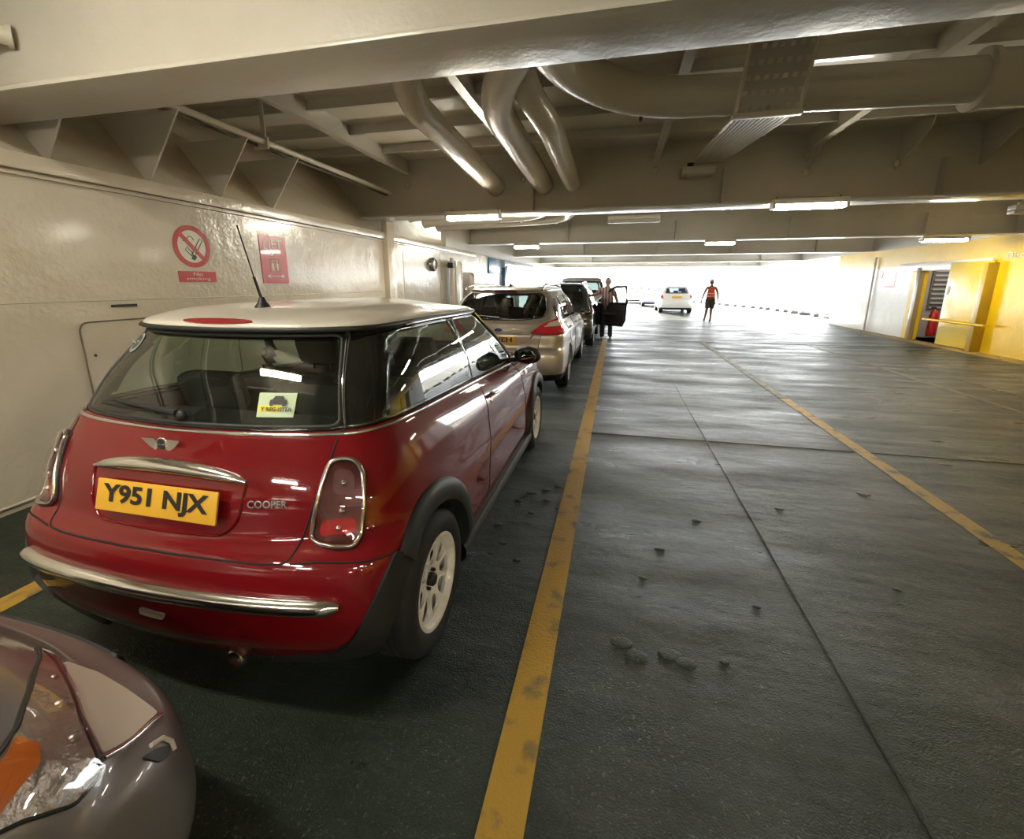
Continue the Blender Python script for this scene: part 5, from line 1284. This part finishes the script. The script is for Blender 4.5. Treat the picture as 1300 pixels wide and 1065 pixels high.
def walker():
    P = empty('person', (3.88, 20.3, 0)); tag(P, 'person in a red high-visibility vest, cap and dark shorts walking away on the open deck', 'person')
    V = mat('red_vest', (.80, .05, .04), .6); B = mat('reflective_band', (.75, .55, .35), .35); SHO = mat('khaki_shorts', (.07, .065, .045), .8)
    body = skinned('body', [[((0, 0, .95), (.125, .09)), ((0, 0, 1.08), (.11, .08)), ((0, 0, 1.25), (.13, .09)), ((0, 0, 1.41), (.11, .085)), ((0, .01, 1.49), .048), ((0, .02, 1.55), .046)],
        [0, ((.09, 0, .88), .08), ((.07, .05, .50), .052), ((.04, -.10, .12), .034), ((.04, .0, .05), .030)],
        [0, ((-.09, 0, .88), .08), ((-.11, .03, .50), .052), ((-.14, .14, .12), .034), ((-.15, .25, .05), .030)],
        [3, ((.17, 0, 1.42), .050), ((.25, -.03, 1.16), .038), ((.30, .06, .92), .026)],
        [3, ((-.17, 0, 1.42), .050), ((-.27, .02, 1.16), .038), ((-.34, .02, .93), .026)]], SKIN_T, P)
    bm = bmesh.new(); hand(bm, (.30, .06, .92), (.1, .15, -1), (-.3, 1, 0), 1, .6); hand(bm, (-.34, .02, .93), (-.1, .1, -1), (.3, 1, 0), 1, .6); from_bm('hands', bm, SKIN_T, body, True)
    ve = skinned('vest', [[((0, 0, .90), (.155, .115)), ((0, 0, 1.02), (.150, .112)), ((0, 0, 1.16), (.148, .11)), ((0, 0, 1.30), (.16, .112)), ((0, 0, 1.40), (.14, .10)), ((0, .01, 1.46), .065)],
        [4, ((-.15, 0, 1.42), .066)], [4, ((.15, 0, 1.42), .066)]], V, P)
    for z in (1.05, 1.16):
        bm = bmesh.new(); add_tube(bm, [(.168*math.cos(a), .126*math.sin(a), z) for a in np.linspace(0, 2*PI, 33)[:-1]], .022, 8, closed=True, sx=1); from_bm('reflective_band', bm, B, ve, True)
    limb('shorts', [((.06, 0, .97), .115), ((.09, .01, .85), .110), ((.085, .03, .64), .098), ((.08, .04, .56), .094)], SHO, P)
    limb('shorts', [((-.06, 0, .97), .115), ((-.09, .01, .85), .110), ((-.10, .02, .64), .098), ((-.105, .03, .56), .094)], SHO, P)
    for (x, y, z, p) in ((.04, -.04, .05, .25), (-.15, .20, .045, 0)):
        bm = bmesh.new(); ellipsoid(bm, (x, y, z), (.048, .135, .045), 14)
        for v in bm.verts: v.co.z = max(v.co.z+(-(v.co.y-y))*p*.3, .002)
        from_bm('shoe', bm, mat('brown_shoe', (.06, .03, .02), .6), P, True)
    h = head('head', (0, .03, 1.62), 0, SKIN_T, P, mat('brown_hair', (.08, .05, .03), .7), 'short')
    bm = bmesh.new(); r = bmesh.ops.create_uvsphere(bm, u_segments=20, v_segments=12, radius=1)
    bmesh.ops.delete(bm, geom=[v for v in r['verts'] if v.co.z < -.05], context='VERTS')
    for v in bm.verts: v.co = Vector((v.co.x*.090, v.co.y*.110, v.co.z*.10))+Vector((0, .03, 1.655))
    prism(bm, [(.075*math.cos(a), .13+.075*math.sin(a), 1.665) for a in np.linspace(-.3, PI+.3, 12)], (0, 0, .008))
    from_bm('cap', bm, mat('cream_cap', (.5, .46, .38), .8), h, True)
    bm = bmesh.new(); add_box(bm, (-.34, .06, .86), (.05, .05, .16), .015); o = from_bm('radio_handset', bm, INK, smooth=True, sharp=.6); o.location = (3.88, 20.3, 0); tag(o, 'small dark handset held in the left hand of the person in the red vest', 'handset')
walker()
